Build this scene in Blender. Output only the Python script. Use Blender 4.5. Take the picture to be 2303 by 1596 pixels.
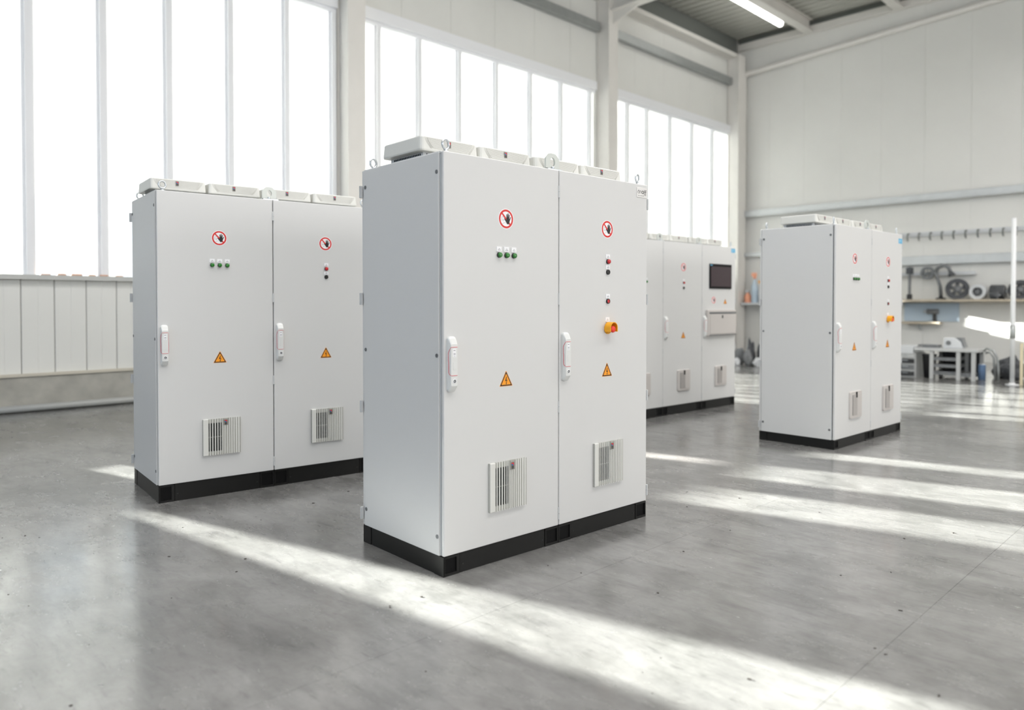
import bpy, bmesh, math, random
from mathutils import Vector, Matrix
random.seed(7)
R = math.radians
PI = math.pi
sc = bpy.context.scene
for o in list(bpy.data.objects):
    bpy.data.objects.remove(o)
COL = sc.collection

# ------------------------------------------------------------------ camera
# the room is axis aligned: window wall = plane x = XW, back wall = plane y = YB
F_PX, PITCH, CY, CAM_H, HEAD = 1677.05, 1.0103, 713.24, 1.3497, 45.582
XW, YB = -10.986, 19.925
XR, YF, ZC = 15.0, -14.0, 8.95
cam_d = bpy.data.cameras.new('camera')
cam = bpy.data.objects.new('camera', cam_d)
COL.objects.link(cam)
cam.location = (0, 0, CAM_H)
cam.rotation_euler = (R(90 - PITCH), 0, R(HEAD))
cam_d.sensor_width = 36.0
cam_d.lens = F_PX / 2303 * 36.0
cam_d.shift_y = (CY - 798.0) / 2303
cam_d.clip_end = 300
cam_d.dof.use_dof = True
cam_d.dof.focus_distance = 4.5
cam_d.dof.aperture_fstop = 1.15
sc.camera = cam

# ------------------------------------------------------------------ light
SUN_M, SUN_T = 0.25, 0.215          # plan slope and fall per metre of x
w = bpy.data.worlds.new('sky')
sc.world = w
w.use_nodes = True
wn = w.node_tree.nodes
bg = wn['Background']
bg.inputs['Color'].default_value = (0.90, 0.95, 1.0, 1)
bg.inputs['Strength'].default_value = 1.15
sd = bpy.data.lights.new('sun', 'SUN')
sd.energy = 47.0
sd.color = (1.0, 0.96, 0.90)
sd.angle = R(0.7)
so = bpy.data.objects.new('sun', sd)
COL.objects.link(so)
so.rotation_euler = Vector((1, SUN_M, -SUN_T)).to_track_quat('-Z', 'Y').to_euler()
so.location = (-30, -5, 12)


def area(name, loc, rot, sx, sy, power, col=(1, 1, 1)):
    d = bpy.data.lights.new(name, 'AREA')
    d.shape = 'RECTANGLE'
    d.size, d.size_y = sx, sy
    d.energy = power
    d.color = col
    o = bpy.data.objects.new(name, d)
    COL.objects.link(o)
    o.location = loc
    o.rotation_euler = rot
    return o


# added fill standing in for daylight from unseen glazing (opposite long wall, near gable)
area('daylight_fill_right', (XR - 0.25, 5.0, 4.0), (0, R(70), 0), 4.6, 28.0, 1250, (1.0, 0.975, 0.96))
area('daylight_fill_front', (2.0, YF + 0.25, 4.0), (R(70), 0, 0), 24.0, 4.6, 480, (0.48, 0.70, 1.0))
# fill lamps added under the unseen roof to brighten floor and cabinets
area('roof_fill', (1.5, 8.0, 8.5), (0, R(-14), 0), 3.0, 22.0, 760, (1.0, 0.98, 0.965))
area('roof_fill', (-3.0, 4.5, 8.5), (0, 0, 0), 2.5, 15.0, 380, (1.0, 0.985, 0.975))
vs = sc.view_settings
vs.view_transform = 'Standard'
vs.look = 'None'
vs.gamma = 1.0
vs.exposure = 0.64
vs.use_curve_mapping = False
sc.cycles.use_denoising = True
sc.cycles.max_bounces = 10
sc.cycles.diffuse_bounces = 6
sc.cycles.transparent_max_bounces = 12
sc.cycles.sample_clamp_indirect = 6.0
sc.cycles.caustics_reflective = False
sc.cycles.caustics_refractive = False


# ------------------------------------------------------------------ materials
def srgb(r, g, b):
    f = lambda c: (c / 255 / 12.92) if c / 255 <= 0.04045 else ((c / 255 + 0.055) / 1.055) ** 2.4
    return (f(r), f(g), f(b), 1)


MATS = {}


def mat(name, col, rough=0.5, metal=0.0, noise=0.0, nscale=20.0, bump=0.0, bscale=200.0, spec=0.5, emit=None, coat=0.0):
    if name in MATS:
        return MATS[name]
    m = bpy.data.materials.new(name)
    m.use_nodes = True
    nt = m.node_tree
    b = nt.nodes['Principled BSDF']
    b.inputs['Base Color'].default_value = col
    b.inputs['Roughness'].default_value = rough
    b.inputs['Metallic'].default_value = metal
    b.inputs['Specular IOR Level'].default_value = spec
    b.inputs['Coat Weight'].default_value = coat
    if emit:
        b.inputs['Emission Color'].default_value = col
        b.inputs['Emission Strength'].default_value = emit
    if noise or bump:
        tc = nt.nodes.new('ShaderNodeTexCoord')
    if noise:
        n = nt.nodes.new('ShaderNodeTexNoise')
        n.inputs['Scale'].default_value = nscale
        n.inputs['Detail'].default_value = 5
        nt.links.new(tc.outputs['Object'], n.inputs['Vector'])
        r = nt.nodes.new('ShaderNodeMapRange')
        r.inputs['From Min'].default_value = 0.3
        r.inputs['From Max'].default_value = 0.7
        r.inputs['To Min'].default_value = 1 - noise
        r.inputs['To Max'].default_value = 1 + noise
        nt.links.new(n.outputs['Fac'], r.inputs['Value'])
        mx = nt.nodes.new('ShaderNodeVectorMath')
        mx.operation = 'SCALE'
        mx.inputs[0].default_value = col[:3]
        nt.links.new(r.outputs['Result'], mx.inputs['Scale'])
        nt.links.new(mx.outputs['Vector'], b.inputs['Base Color'])
    if bump:
        n2 = nt.nodes.new('ShaderNodeTexNoise')
        n2.inputs['Scale'].default_value = bscale
        n2.inputs['Detail'].default_value = 2
        nt.links.new(tc.outputs['Object'], n2.inputs['Vector'])
        bp = nt.nodes.new('ShaderNodeBump')
        bp.inputs['Strength'].default_value = bump
        bp.inputs['Distance'].default_value = 0.002
        nt.links.new(n2.outputs['Fac'], bp.inputs['Height'])
        nt.links.new(bp.outputs['Normal'], b.inputs['Normal'])
    MATS[name] = m
    return m


M_GREY = mat('powder_coat_grey', srgb(212, 212, 211), 0.42, bump=0.12, bscale=420)
M_GREYD = mat('powder_coat_edge', srgb(205, 208, 210), 0.45)
M_PLAST = mat('grey_plastic', srgb(216, 216, 211), 0.4)
M_PLASTD = mat('grey_plastic_recess', srgb(168, 167, 160), 0.5)
M_HANDLE = mat('handle_plastic', srgb(222, 223, 221), 0.28)
M_BLACK = mat('black_plinth', srgb(20, 20, 19), 0.45, spec=0.3)
M_BLACKD = mat('black_hole', srgb(6, 6, 7), 0.6, spec=0.2)
M_GASKET = mat('gasket_dark', srgb(60, 62, 62), 0.7)
M_WHITE = mat('white_label', srgb(244, 244, 246), 0.4)
M_RED = mat('sign_red', srgb(214, 40, 36), 0.45)
M_ORANGE = mat('sign_orange', srgb(250, 160, 32), 0.45)
M_INK = mat('sign_black', srgb(18, 22, 24), 0.5)
M_INKG = mat('print_grey', srgb(140, 140, 148), 0.5)
M_GREEN = mat('lens_green', srgb(28, 120, 30), 0.22, coat=0.4)
M_BTNRED = mat('button_red', srgb(196, 26, 36), 0.25, coat=0.3)
M_BTNBLK = mat('button_black', srgb(34, 34, 34), 0.35)
M_MUSH = mat('mushroom_red', srgb(232, 60, 48), 0.4)
M_YEL = mat('shroud_yellow', srgb(240, 168, 24), 0.42)
M_STEEL = mat('bright_steel', srgb(205, 210, 214), 0.28, metal=0.85)
M_ZINC = mat('zinc_plate', srgb(204, 208, 203), 0.4, metal=0.2)
M_HINGE = mat('hinge_grey', srgb(196, 198, 199), 0.5)
M_SCREW = mat('screw_dark', srgb(118, 120, 122), 0.4, metal=0.5)
M_BLUE = mat('label_blue', srgb(98, 176, 214), 0.45)
M_BLUED = mat('badge_blue', srgb(40, 112, 168), 0.45)
M_BADGE = mat('badge_grey', srgb(122, 118, 112), 0.45)
M_SCREEN = mat('display_maroon', srgb(52, 34, 40), 0.2)
M_BOXG = mat('keyboard_box_grey', srgb(196, 191, 187), 0.45)
M_SEAM = mat('seam_red', srgb(206, 44, 66), 0.45)
M_WALL = mat('cladding_white', srgb(229, 229, 225), 0.55, noise=0.02, nscale=1.2)
M_WALLB = mat('cladding_back', srgb(228, 227, 223), 0.5, noise=0.02, nscale=0.8)
M_STEELW = mat('painted_steel', srgb(228, 225, 220), 0.5, noise=0.02, nscale=3)
M_ALU = mat('window_alu', srgb(240, 241, 244), 0.4)
M_GALV = mat('galvanised', srgb(168, 171, 170), 0.42, metal=0.55, noise=0.06, nscale=6)
M_GALVL = mat('galvanised_light', srgb(208, 211, 212), 0.42, metal=0.3, noise=0.05, nscale=5)
M_GALVD = mat('galvanised_dark', srgb(120, 123, 120), 0.5, metal=0.3)
M_DECK = mat('roof_deck', srgb(186, 186, 179), 0.55)
M_KERB = mat('kerb_concrete', srgb(172, 170, 162), 0.8, noise=0.14, nscale=4.5)
M_SILL = mat('sill_metal', srgb(196, 197, 194), 0.5)
M_TERRA = mat('terracotta', srgb(220, 176, 150), 0.75, noise=0.12, nscale=30)
M_TUBE = mat('lamp_tube', (1, 0.99, 0.96, 1), 0.4, emit=4.0)
M_BENCH = mat('bench_grey', srgb(190, 191, 190), 0.5)
M_DARK = mat('workshop_dark', srgb(52, 52, 54), 0.6)
M_MID = mat('workshop_mid', srgb(120, 122, 124), 0.5, noise=0.15, nscale=14)
M_CHAR = mat('workshop_charcoal', srgb(74, 76, 80), 0.55, noise=0.3, nscale=16)
M_LIGHT = mat('workshop_light', srgb(214, 216, 218), 0.45)
M_PALEB = mat('pale_blue_panel', srgb(190, 206, 220), 0.5)
M_WOODP = mat('pale_wood', srgb(196, 184, 164), 0.6, noise=0.1, nscale=12)
M_ORNG = mat('bottle_orange', srgb(238, 166, 132), 0.4)
M_POLE = mat('pole_white', srgb(224, 225, 226), 0.45)


def glass_mat():
    m = bpy.data.materials.new('clear_glazing')
    m.use_nodes = True
    nt = m.node_tree
    nt.nodes.clear()
    out = nt.nodes.new('ShaderNodeOutputMaterial')
    t = nt.nodes.new('ShaderNodeBsdfTransparent')
    t.inputs['Color'].default_value = (0.93, 0.96, 0.96, 1)
    g = nt.nodes.new('ShaderNodeBsdfGlossy')
    g.inputs['Roughness'].default_value = 0.03
    fr = nt.nodes.new('ShaderNodeFresnel')
    fr.inputs['IOR'].default_value = 1.35
    mx = nt.nodes.new('ShaderNodeMixShader')
    nt.links.new(fr.outputs[0], mx.inputs[0])
    nt.links.new(t.outputs[0], mx.inputs[1])
    nt.links.new(g.outputs[0], mx.inputs[2])
    nt.links.new(mx.outputs[0], out.inputs[0])
    return m


def screen_mat():
    """white roller-screen fabric that daylight glows through"""
    m = bpy.data.materials.new('screen_fabric')
    m.use_nodes = True
    nt = m.node_tree
    nt.nodes.clear()
    out = nt.nodes.new('ShaderNodeOutputMaterial')
    tc = nt.nodes.new('ShaderNodeTexCoord')
    n = nt.nodes.new('ShaderNodeTexNoise')
    n.inputs['Scale'].default_value = 1.6
    n.inputs['Detail'].default_value = 6
    nt.links.new(tc.outputs['Object'], n.inputs['Vector'])
    cr = nt.nodes.new('ShaderNodeValToRGB')
    cr.color_ramp.elements[0].position = 0.3
    cr.color_ramp.elements[0].color = (0.195, 0.198, 0.20, 1)
    cr.color_ramp.elements[1].position = 0.7
    cr.color_ramp.elements[1].color = (0.24, 0.24, 0.239, 1)
    nt.links.new(n.outputs['Fac'], cr.inputs[0])
    t = nt.nodes.new('ShaderNodeBsdfTranslucent')
    nt.links.new(cr.outputs[0], t.inputs['Color'])
    d = nt.nodes.new('ShaderNodeBsdfDiffuse')
    d.inputs['Color'].default_value = (0.62, 0.62, 0.61, 1)
    a = nt.nodes.new('ShaderNodeAddShader')
    nt.links.new(t.outputs[0], a.inputs[0])
    nt.links.new(d.outputs[0], a.inputs[1])
    nt.links.new(a.outputs[0], out.inputs[0])
    return m


M_GLASS = glass_mat()
M_FABRIC = screen_mat()


def floor_mat():
    m = bpy.data.materials.new('polished_concrete')
    m.use_nodes = True
    nt = m.node_tree
    L = nt.links
    b = nt.nodes['Principled BSDF']
    b.inputs['Coat Weight'].default_value = 0.35
    b.inputs['Coat Roughness'].default_value = 0.13
    tc = nt.nodes.new('ShaderNodeTexCoord')

    def mapn(scale, rot=0.0):
        mp = nt.nodes.new('ShaderNodeMapping')
        mp.inputs['Scale'].default_value = scale
        mp.inputs['Rotation'].default_value = (0, 0, rot)
        L.new(tc.outputs['Object'], mp.inputs['Vector'])
        return mp

    def noise(mp, scale, detail, rough=0.55, dist=0.0):
        n = nt.nodes.new('ShaderNodeTexNoise')
        n.inputs['Scale'].default_value = scale
        n.inputs['Detail'].default_value = detail
        n.inputs['Roughness'].default_value = rough
        n.inputs['Distortion'].default_value = dist
        L.new(mp.outputs[0], n.inputs['Vector'])
        return n

    def ramp(n, stops):
        cr = nt.nodes.new('ShaderNodeValToRGB')
        e = cr.color_ramp.elements
        e[0].position, e[0].color = stops[0]
        e[1].position, e[1].color = stops[-1]
        for p_, c_ in stops[1:-1]:
            k = e.new(p_)
            k.color = c_
        L.new(n.outputs['Fac'], cr.inputs[0])
        return cr

    def mul(a, bb, fac):
        mx = nt.nodes.new('ShaderNodeMix')
        mx.data_type = 'RGBA'
        mx.blend_type = 'MULTIPLY'
        mx.inputs[0].default_value = fac
        L.new(a, mx.inputs[6])
        L.new(bb, mx.inputs[7])
        return mx.outputs[2]

    g = lambda v: (v, v * 0.988, v * 0.958, 1)
    big = ramp(noise(mapn((0.8, 0.8, 1)), 1.1, 6, 0.6, 0.4), [(0.27, g(0.13)), (0.5, g(0.215)), (0.74, g(0.30))])
    # trowel streaks run diagonally across the slab
    st = ramp(noise(mapn((1.2, 5.0, 1), R(-42)), 2.6, 9, 0.68, 0.35), [(0.30, (0.55, 0.55, 0.56, 1)), (0.52, (1, 1, 1, 1)), (0.8, (1.12, 1.11, 1.09, 1))])
    fine = ramp(noise(mapn((1, 1, 1)), 26, 6, 0.7), [(0.25, (0.86, 0.86, 0.86, 1)), (0.7, (1.06, 1.06, 1.06, 1))])
    spots = ramp(noise(mapn((1, 1, 1)), 9.0, 3, 0.5, 0.3), [(0.16, (0.45, 0.45, 0.45, 1)), (0.27, (1, 1, 1, 1))])
    dash = ramp(noise(mapn((2.6, 13.0, 1), R(-42)), 3.0, 6, 0.6, 0.2), [(0.30, (0.5, 0.5, 0.5, 1)), (0.42, (1, 1, 1, 1))])
    c = mul(big.outputs[0], st.outputs[0], 0.55)
    c = mul(c, dash.outputs[0], 0.5)
    blot = ramp(noise(mapn((1.0, 1.5, 1), R(-42)), 2.1, 8, 0.62, 0.3), [(0.33, (0.62, 0.62, 0.61, 1)), (0.55, (1, 1, 1, 1)), (0.75, (1.12, 1.12, 1.12, 1))])
    c = mul(c, blot.outputs[0], 0.8)
    c = mul(c, fine.outputs[0], 0.8)
    c = mul(c, spots.outputs[0], 0.5)
    L.new(c, b.inputs['Base Color'])
    rr = nt.nodes.new('ShaderNodeMapRange')
    rn = noise(mapn((1.0, 2.2, 1), R(-42)), 3.0, 7, 0.65, 0.2)
    L.new(rn.outputs['Fac'], rr.inputs['Value'])
    rr.inputs['From Min'].default_value = 0.3
    rr.inputs['From Max'].default_value = 0.7
    rr.inputs['To Min'].default_value = 0.12
    rr.inputs['To Max'].default_value = 0.34
    L.new(rr.outputs['Result'], b.inputs['Roughness'])
    b.inputs['Specular IOR Level'].default_value = 0.8
    bp = nt.nodes.new('ShaderNodeBump')
    bp.inputs['Strength'].default_value = 0.16
    bp.inputs['Distance'].default_value = 0.004
    L.new(noise(mapn((1.0, 2.6, 1), R(-42)), 14.0, 6, 0.62, 0.25).outputs['Fac'], bp.inputs['Height'])
    L.new(bp.outputs['Normal'], b.inputs['Normal'])
    return m


M_FLOOR = floor_mat()


# ------------------------------------------------------------------ mesh helpers
class MB:
    """collects boxes, tubes, prisms ... and links them as ONE mesh object"""

    def __init__(self):
        self.v, self.f, self.fm, self.sm = [], [], [], []

    def add(self, vs, fs, mi=0, smooth=False):
        o = len(self.v)
        self.v += [tuple(p) for p in vs]
        for f in fs:
            self.f.append([i + o for i in f])
            self.fm.append(mi)
            self.sm.append(smooth)
        return self

    def box(self, x0, x1, y0, y1, z0, z1, mi=0):
        vs = [(x0, y0, z0), (x1, y0, z0), (x1, y1, z0), (x0, y1, z0), (x0, y0, z1), (x1, y0, z1), (x1, y1, z1), (x0, y1, z1)]
        return self.add(vs, [(0, 3, 2, 1), (4, 5, 6, 7), (0, 1, 5, 4), (1, 2, 6, 5), (2, 3, 7, 6), (3, 0, 4, 7)], mi)

    def obox(self, c, ux, uy, hx, hy, z0, z1, mi=0):
        """box turned about z: centre c, half sizes along unit dirs"""
        vs = []
        for z in (z0, z1):
            for sx, sy in ((-1, -1), (1, -1), (1, 1), (-1, 1)):
                vs.append((c[0] + ux[0] * hx * sx + uy[0] * hy * sy, c[1] + ux[1] * hx * sx + uy[1] * hy * sy, z))
        return self.add(vs, [(0, 3, 2, 1), (4, 5, 6, 7), (0, 1, 5, 4), (1, 2, 6, 5), (2, 3, 7, 6), (3, 0, 4, 7)], mi)

    def prism(self, poly, axis, a0, a1, mi=0, smooth=False):
        """poly in the other two axes; axis 'x': (y,z) 'y': (x,z) 'z': (x,y)"""
        n = len(poly)
        mk = {'x': lambda p, a: (a, p[0], p[1]), 'y': lambda p, a: (p[0], a, p[1]), 'z': lambda p, a: (p[0], p[1], a)}[axis]
        vs = [mk(p, a0) for p in poly] + [mk(p, a1) for p in poly]
        fs = [tuple(range(n)), tuple(range(2 * n - 1, n - 1, -1))]
        self.add(vs, fs, mi)
        o = len(self.v) - 2 * n
        for i in range(n):
            j = (i + 1) % n
            self.f.append([o + i, o + i + n, o + j + n, o + j])
            self.fm.append(mi)
            self.sm.append(smooth)
        return self

    def loft(self, rings, mi=0, cap=True, smooth=False):
        n = len(rings[0])
        vs = [p for r in rings for p in r]
        fs = []
        for k in range(len(rings) - 1):
            for i in range(n):
                j = (i + 1) % n
                fs.append((k * n + i, k * n + j, (k + 1) * n + j, (k + 1) * n + i))
        self.add(vs, fs, mi, smooth)
        o = len(self.v) - len(vs)
        if cap:
            self.f.append([o + i for i in range(n)][::-1])
            self.f.append([o + (len(rings) - 1) * n + i for i in range(n)])
            self.fm += [mi, mi]
            self.sm += [False, False]
        return self

    def frame(self, d):
        d = Vector(d).normalized()
        a = Vector((0, 0, 1)) if abs(d.z) < 0.9 else Vector((1, 0, 0))
        u = d.cross(a).normalized()
        return u, d.cross(u).normalized()

    def cyl(self, p0, p1, r0, r1=None, seg=16, mi=0):
        r1 = r0 if r1 is None else r1
        p0, p1 = Vector(p0), Vector(p1)
        u, v = self.frame(p1 - p0)
        rings = [[p + (u * math.cos(2 * PI * i / seg) + v * math.sin(2 * PI * i / seg)) * r for i in range(seg)] for p, r in ((p0, r0), (p1, r1))]
        return self.loft(rings, mi, True, True)

    def lathe(self, p0, d, prof, seg=20, mi=0):
        """prof: list of (distance along d, radius)"""
        p0 = Vector(p0)
        d = Vector(d).normalized()
        u, v = self.frame(d)
        rings = [[p0 + d * t + (u * math.cos(2 * PI * i / seg) + v * math.sin(2 * PI * i / seg)) * max(r, 1e-5) for i in range(seg)] for t, r in prof]
        return self.loft(rings, mi, True, True)

    def tube(self, pts, r, seg=8, mi=0, closed=False):
        pts = [Vector(p) for p in pts]
        rings = []
        n = len(pts)
        pu = None
        for k in range(n):
            if closed:
                d = pts[(k + 1) % n] - pts[k - 1]
            else:
                d = pts[min(k + 1, n - 1)] - pts[max(k - 1, 0)]
            d.normalize()
            if pu is None:
                u, v = self.frame(d)
            else:
                u = (pu - d * pu.dot(d)).normalized()
                v = d.cross(u)
            pu = u
            rings.append([pts[k] + (u * math.cos(2 * PI * i / seg) + v * math.sin(2 * PI * i / seg)) * r for i in range(seg)])
        if closed:
            rings.append(rings[0])
        return self.loft(rings, mi, not closed, True)

    def mesh(self, name, mats):
        me = bpy.data.meshes.new(name)
        me.from_pydata(self.v, [], self.f)
        if not isinstance(mats, (list, tuple)):
            mats = [mats]
        for m in mats:
            me.materials.append(m)
        me.polygons.foreach_set('material_index', self.fm)
        me.polygons.foreach_set('use_smooth', self.sm)
        bm = bmesh.new()
        bm.from_mesh(me)
        bmesh.ops.recalc_face_normals(bm, faces=bm.faces)
        bm.to_mesh(me)
        bm.free()
        me.update()
        return me

    def build(self, name, mats, parent=None, loc=None, bevel=0.0, rotz=None):
        return link(name, self.mesh(name, mats), parent, loc, bevel, rotz)


def link(name, me, parent=None, loc=None, bevel=0.0, rotz=None):
    o = bpy.data.objects.new(name, me)
    COL.objects.link(o)
    if parent:
        o.parent = parent
    if loc:
        o.location = loc
    if rotz is not None:
        o.rotation_euler = (0, 0, rotz)
    if bevel:
        md = o.modifiers.new('bevel', 'BEVEL')
        md.width = bevel
        md.segments = 2
        md.limit_method = 'ANGLE'
        md.harden_normals = False
    return o


CACHE = {}


def cached(key, fn):
    if key not in CACHE:
        CACHE[key] = fn()
    return CACHE[key]


def empty(name, loc=(0, 0, 0), rotz=0.0, parent=None):
    o = bpy.data.objects.new(name, None)
    o.empty_display_size = 0.2
    COL.objects.link(o)
    o.location = loc
    o.rotation_euler = (0, 0, rotz)
    if parent:
        o.parent = parent
    return o


def tag(o, label, cat, group=None):
    o['label'] = label
    o['category'] = cat
    if group:
        o['group'] = group
    return o


def struct(o):
    o['kind'] = 'structure'
    return o


# ------------------------------------------------------------------ setting: floor
SUB = -0.06
fl = struct(MB().box(XW - 0.3, XR + 0.3, YF - 0.3, YB + 0.3, -0.30, SUB).build('floor', mat('subgrade', srgb(120, 120, 116), 0.9)))
edges = [XW - 0.3, -2.383, -1.05, 4.3, 9.6, XR + 0.3]
for i in range(len(edges) - 1):
    MB().box(edges[i] + 0.0006, edges[i + 1] - 0.0006, YF - 0.3, YB + 0.3, SUB, 0.0).build('slab', M_FLOOR, fl)

# small dark crumbs scattered on the concrete
db = MB()
for k in range(120):
    x, y = random.uniform(-5.5, 0.6), random.uniform(0.6, 5.0)
    if -4.0 < x < -2.7 and 2.2 < y < 4.1 or -6.2 < x < -5.0 and 1.6 < y < 3.5:
        continue
    a = random.uniform(0, PI)
    s = random.uniform(0.0014, 0.004)
    db.obox((x, y), (math.cos(a), math.sin(a)), (-math.sin(a), math.cos(a)), s * random.uniform(1, 2.2), s, 0.0, s * 0.8)
o = db.build('debris', mat('crumb_dark', srgb(52, 46, 42), 0.8))
o['kind'] = 'stuff'
o['label'] = 'small dark crumbs scattered over the grey concrete floor'

# ------------------------------------------------------------------ setting: window wall (x = XW)
SILL, HEAD_G, HEAD_T, KERB = 1.72, 6.18, 6.44, 0.446
wl = struct(empty('wall_left'))
kb = MB()
ADDED_GATE = (7.55, 12.35)                                # hidden gate added in the second bay to let sun in
ADDED_DOOR = (-0.75, 1.45)                                # unseen door added to cast a sun stripe, nearer than the frame
for y0, y1 in ((YF, ADDED_DOOR[0]), (ADDED_DOOR[1], ADDED_GATE[0]), (ADDED_GATE[1], YB)):
    kb.box(XW - 0.25, XW + 0.03, y0, y1, 0, KERB)
kb.build('concrete_kerb', M_KERB, wl)
lp = MB()
for y0, y1 in ((YF, ADDED_DOOR[0]), (ADDED_DOOR[1], ADDED_GATE[0]), (ADDED_GATE[1], YB)):
    lp.box(XW - 0.02, XW + 0.055, y0, y1, KERB - 0.005, KERB + 0.03)
lp.build('kerb_flashing', mat('flashing', srgb(206, 200, 186), 0.6), wl)

ADDED_SLOTS = [(3.62, 3.86)]                              # hidden slots added below the sill for a sun streak: (y0, y1)
SLOT_Z = (1.36, 1.66)


def lower_panel(y0, y1, z0, z1):
    g = 0.004
    m = (y0 + y1) / 2
    prof = [(XW - 0.08, y0 + g), (XW - 0.006, y0 + g), (XW, y0 + g + 0.006), (XW, m - 0.006), (XW - 0.004, m), (XW, m + 0.006), (XW, y1 - g - 0.006), (XW - 0.006, y1 - g), (XW - 0.08, y1 - g)]
    return MB().prism(prof, 'z', z0, z1).build('cladding_panel', M_WALL, wl)


def lower_run(ya, yb, z0, z1, step=0.3905):
    n = max(1, round((yb - ya) / step))
    for k in range(n):
        a, b = ya + (yb - ya) * k / n, ya + (yb - ya) * (k + 1) / n
        lower_panel(a, b, z0, z1)


def with_slots(ya, yb):
    cur = ya
    for s0, s1 in ADDED_SLOTS:
        if ya < s0 < yb:
            lower_run(cur, s0, KERB + 0.03, SILL - 0.03)
            lower_panel(s0, s1, KERB + 0.03, SLOT_Z[0])
            lower_panel(s0, s1, SLOT_Z[1], SILL - 0.03)
            cur = s1
    lower_run(cur, yb, KERB + 0.03, SILL - 0.03)


with_slots(2.19 - 0.39 * 2, 6.9)
lower_run(6.9, ADDED_GATE[0], KERB + 0.03, SILL - 0.03)
lower_run(ADDED_GATE[1], 13.7, KERB + 0.03, SILL - 0.03)
lower_run(13.7, YB, KERB + 0.03, 2.03 - 0.03, 1.05)
lower_run(YF, ADDED_DOOR[0], KERB + 0.03, SILL - 0.03, 1.05)
for s0, s1 in ADDED_SLOTS:
    vt = MB()  # frame around the added sun slot
    vt.box(XW - 0.09, XW + 0.012, s0 - 0.02, s0, SLOT_Z[0] - 0.02, SLOT_Z[1] + 0.02)
    vt.box(XW - 0.09, XW + 0.012, s1, s1 + 0.02, SLOT_Z[0] - 0.02, SLOT_Z[1] + 0.02)
    vt.box(XW - 0.09, XW + 0.012, s0, s1, SLOT_Z[1], SLOT_Z[1] + 0.02)
    vt.box(XW - 0.09, XW + 0.012, s0, s1, SLOT_Z[0] - 0.02, SLOT_Z[0])
    vt.build('added_slot_frame', M_ALU, wl)
# upper cladding above the window band
for ya, yb in ((YF, 6.85), (6.85, 13.72), (13.72, YB)):
    n = max(1, round((yb - ya) / 1.14))
    for k in range(n):
        a, b = ya + (yb - ya) * k / n, ya + (yb - ya) * (k + 1) / n
        MB().box(XW - 0.08, XW, a + 0.003, b - 0.003, HEAD_T - 0.02, ZC).build('cladding_panel', M_WALL, wl)
# metal skin behind the panel joints
sk = MB()
sk.box(XW - 0.14, XW - 0.08, YF - 0.2, YB + 0.2, HEAD_T, ZC + 0.2)
sk.box(XW - 0.14, XW - 0.08, YF, ADDED_DOOR[0], KERB, SILL - 0.03)
sk.box(XW - 0.14, XW - 0.08, ADDED_DOOR[1], ADDED_SLOTS[0][0], KERB, SILL - 0.03)
sk.box(XW - 0.14, XW - 0.08, ADDED_SLOTS[0][0], ADDED_SLOTS[0][1], KERB, SLOT_Z[0])
sk.box(XW - 0.14, XW - 0.08, ADDED_SLOTS[0][1], ADDED_GATE[0], KERB, SILL - 0.03)
sk.box(XW - 0.14, XW - 0.08, ADDED_GATE[1], YB + 0.2, KERB, SILL - 0.03)
sk.build('metal_skin', mat('joint_grey', srgb(214, 214, 209), 0.6), wl)

# windows: bay by bay, every pane its own part, a roller screen behind each pane
MULL = {
    1: [1.38, 2.24, 3.09, 3.94, 4.83, 5.74, 6.58],
    2: [7.05, 7.47, 8.36, 9.31, 10.28, 11.26, 12.22, 13.20],
    3: [13.98, 14.62, 15.42, 16.44, 17.47, 18.50, 19.62],
}
BAYS = {1: (1.38, 6.64), 2: (6.98, 13.40), 3: (13.92, 19.75)}
# lower edge of each screen, gaps shaped to cast the sun stripes: pane (bay, index) -> list of (y fraction 0, y fraction 1, z of the lower edge)
CLEAR = {(1, 1): [(0, 0.77, 2.72), (0.77, 1, None)], (1, 2): [(0, 0.2, None), (0.2, 1, 2.72)], (1, 3): [(0, 0.55, None), (0.55, 0.92, 2.72), (0.92, 1, None)]}
for i in range(1, 6):
    CLEAR[(2, i)] = [(0, 1, 2.75)]
for i in range(5):
    CLEAR[(3, i)] = [(0, 1, 2.44)]


def mullion(y, z0, z1, parent, wdt=0.14):
    m = MB()
    m.box(XW - 0.04, XW + 0.015, y - wdt / 2, y + wdt / 2, z0, z1)
    m.box(XW + 0.015, XW + 0.070, y - 0.038, y + 0.038, z0, z1)
    return m.build('mullion', M_ALU, parent)


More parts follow.
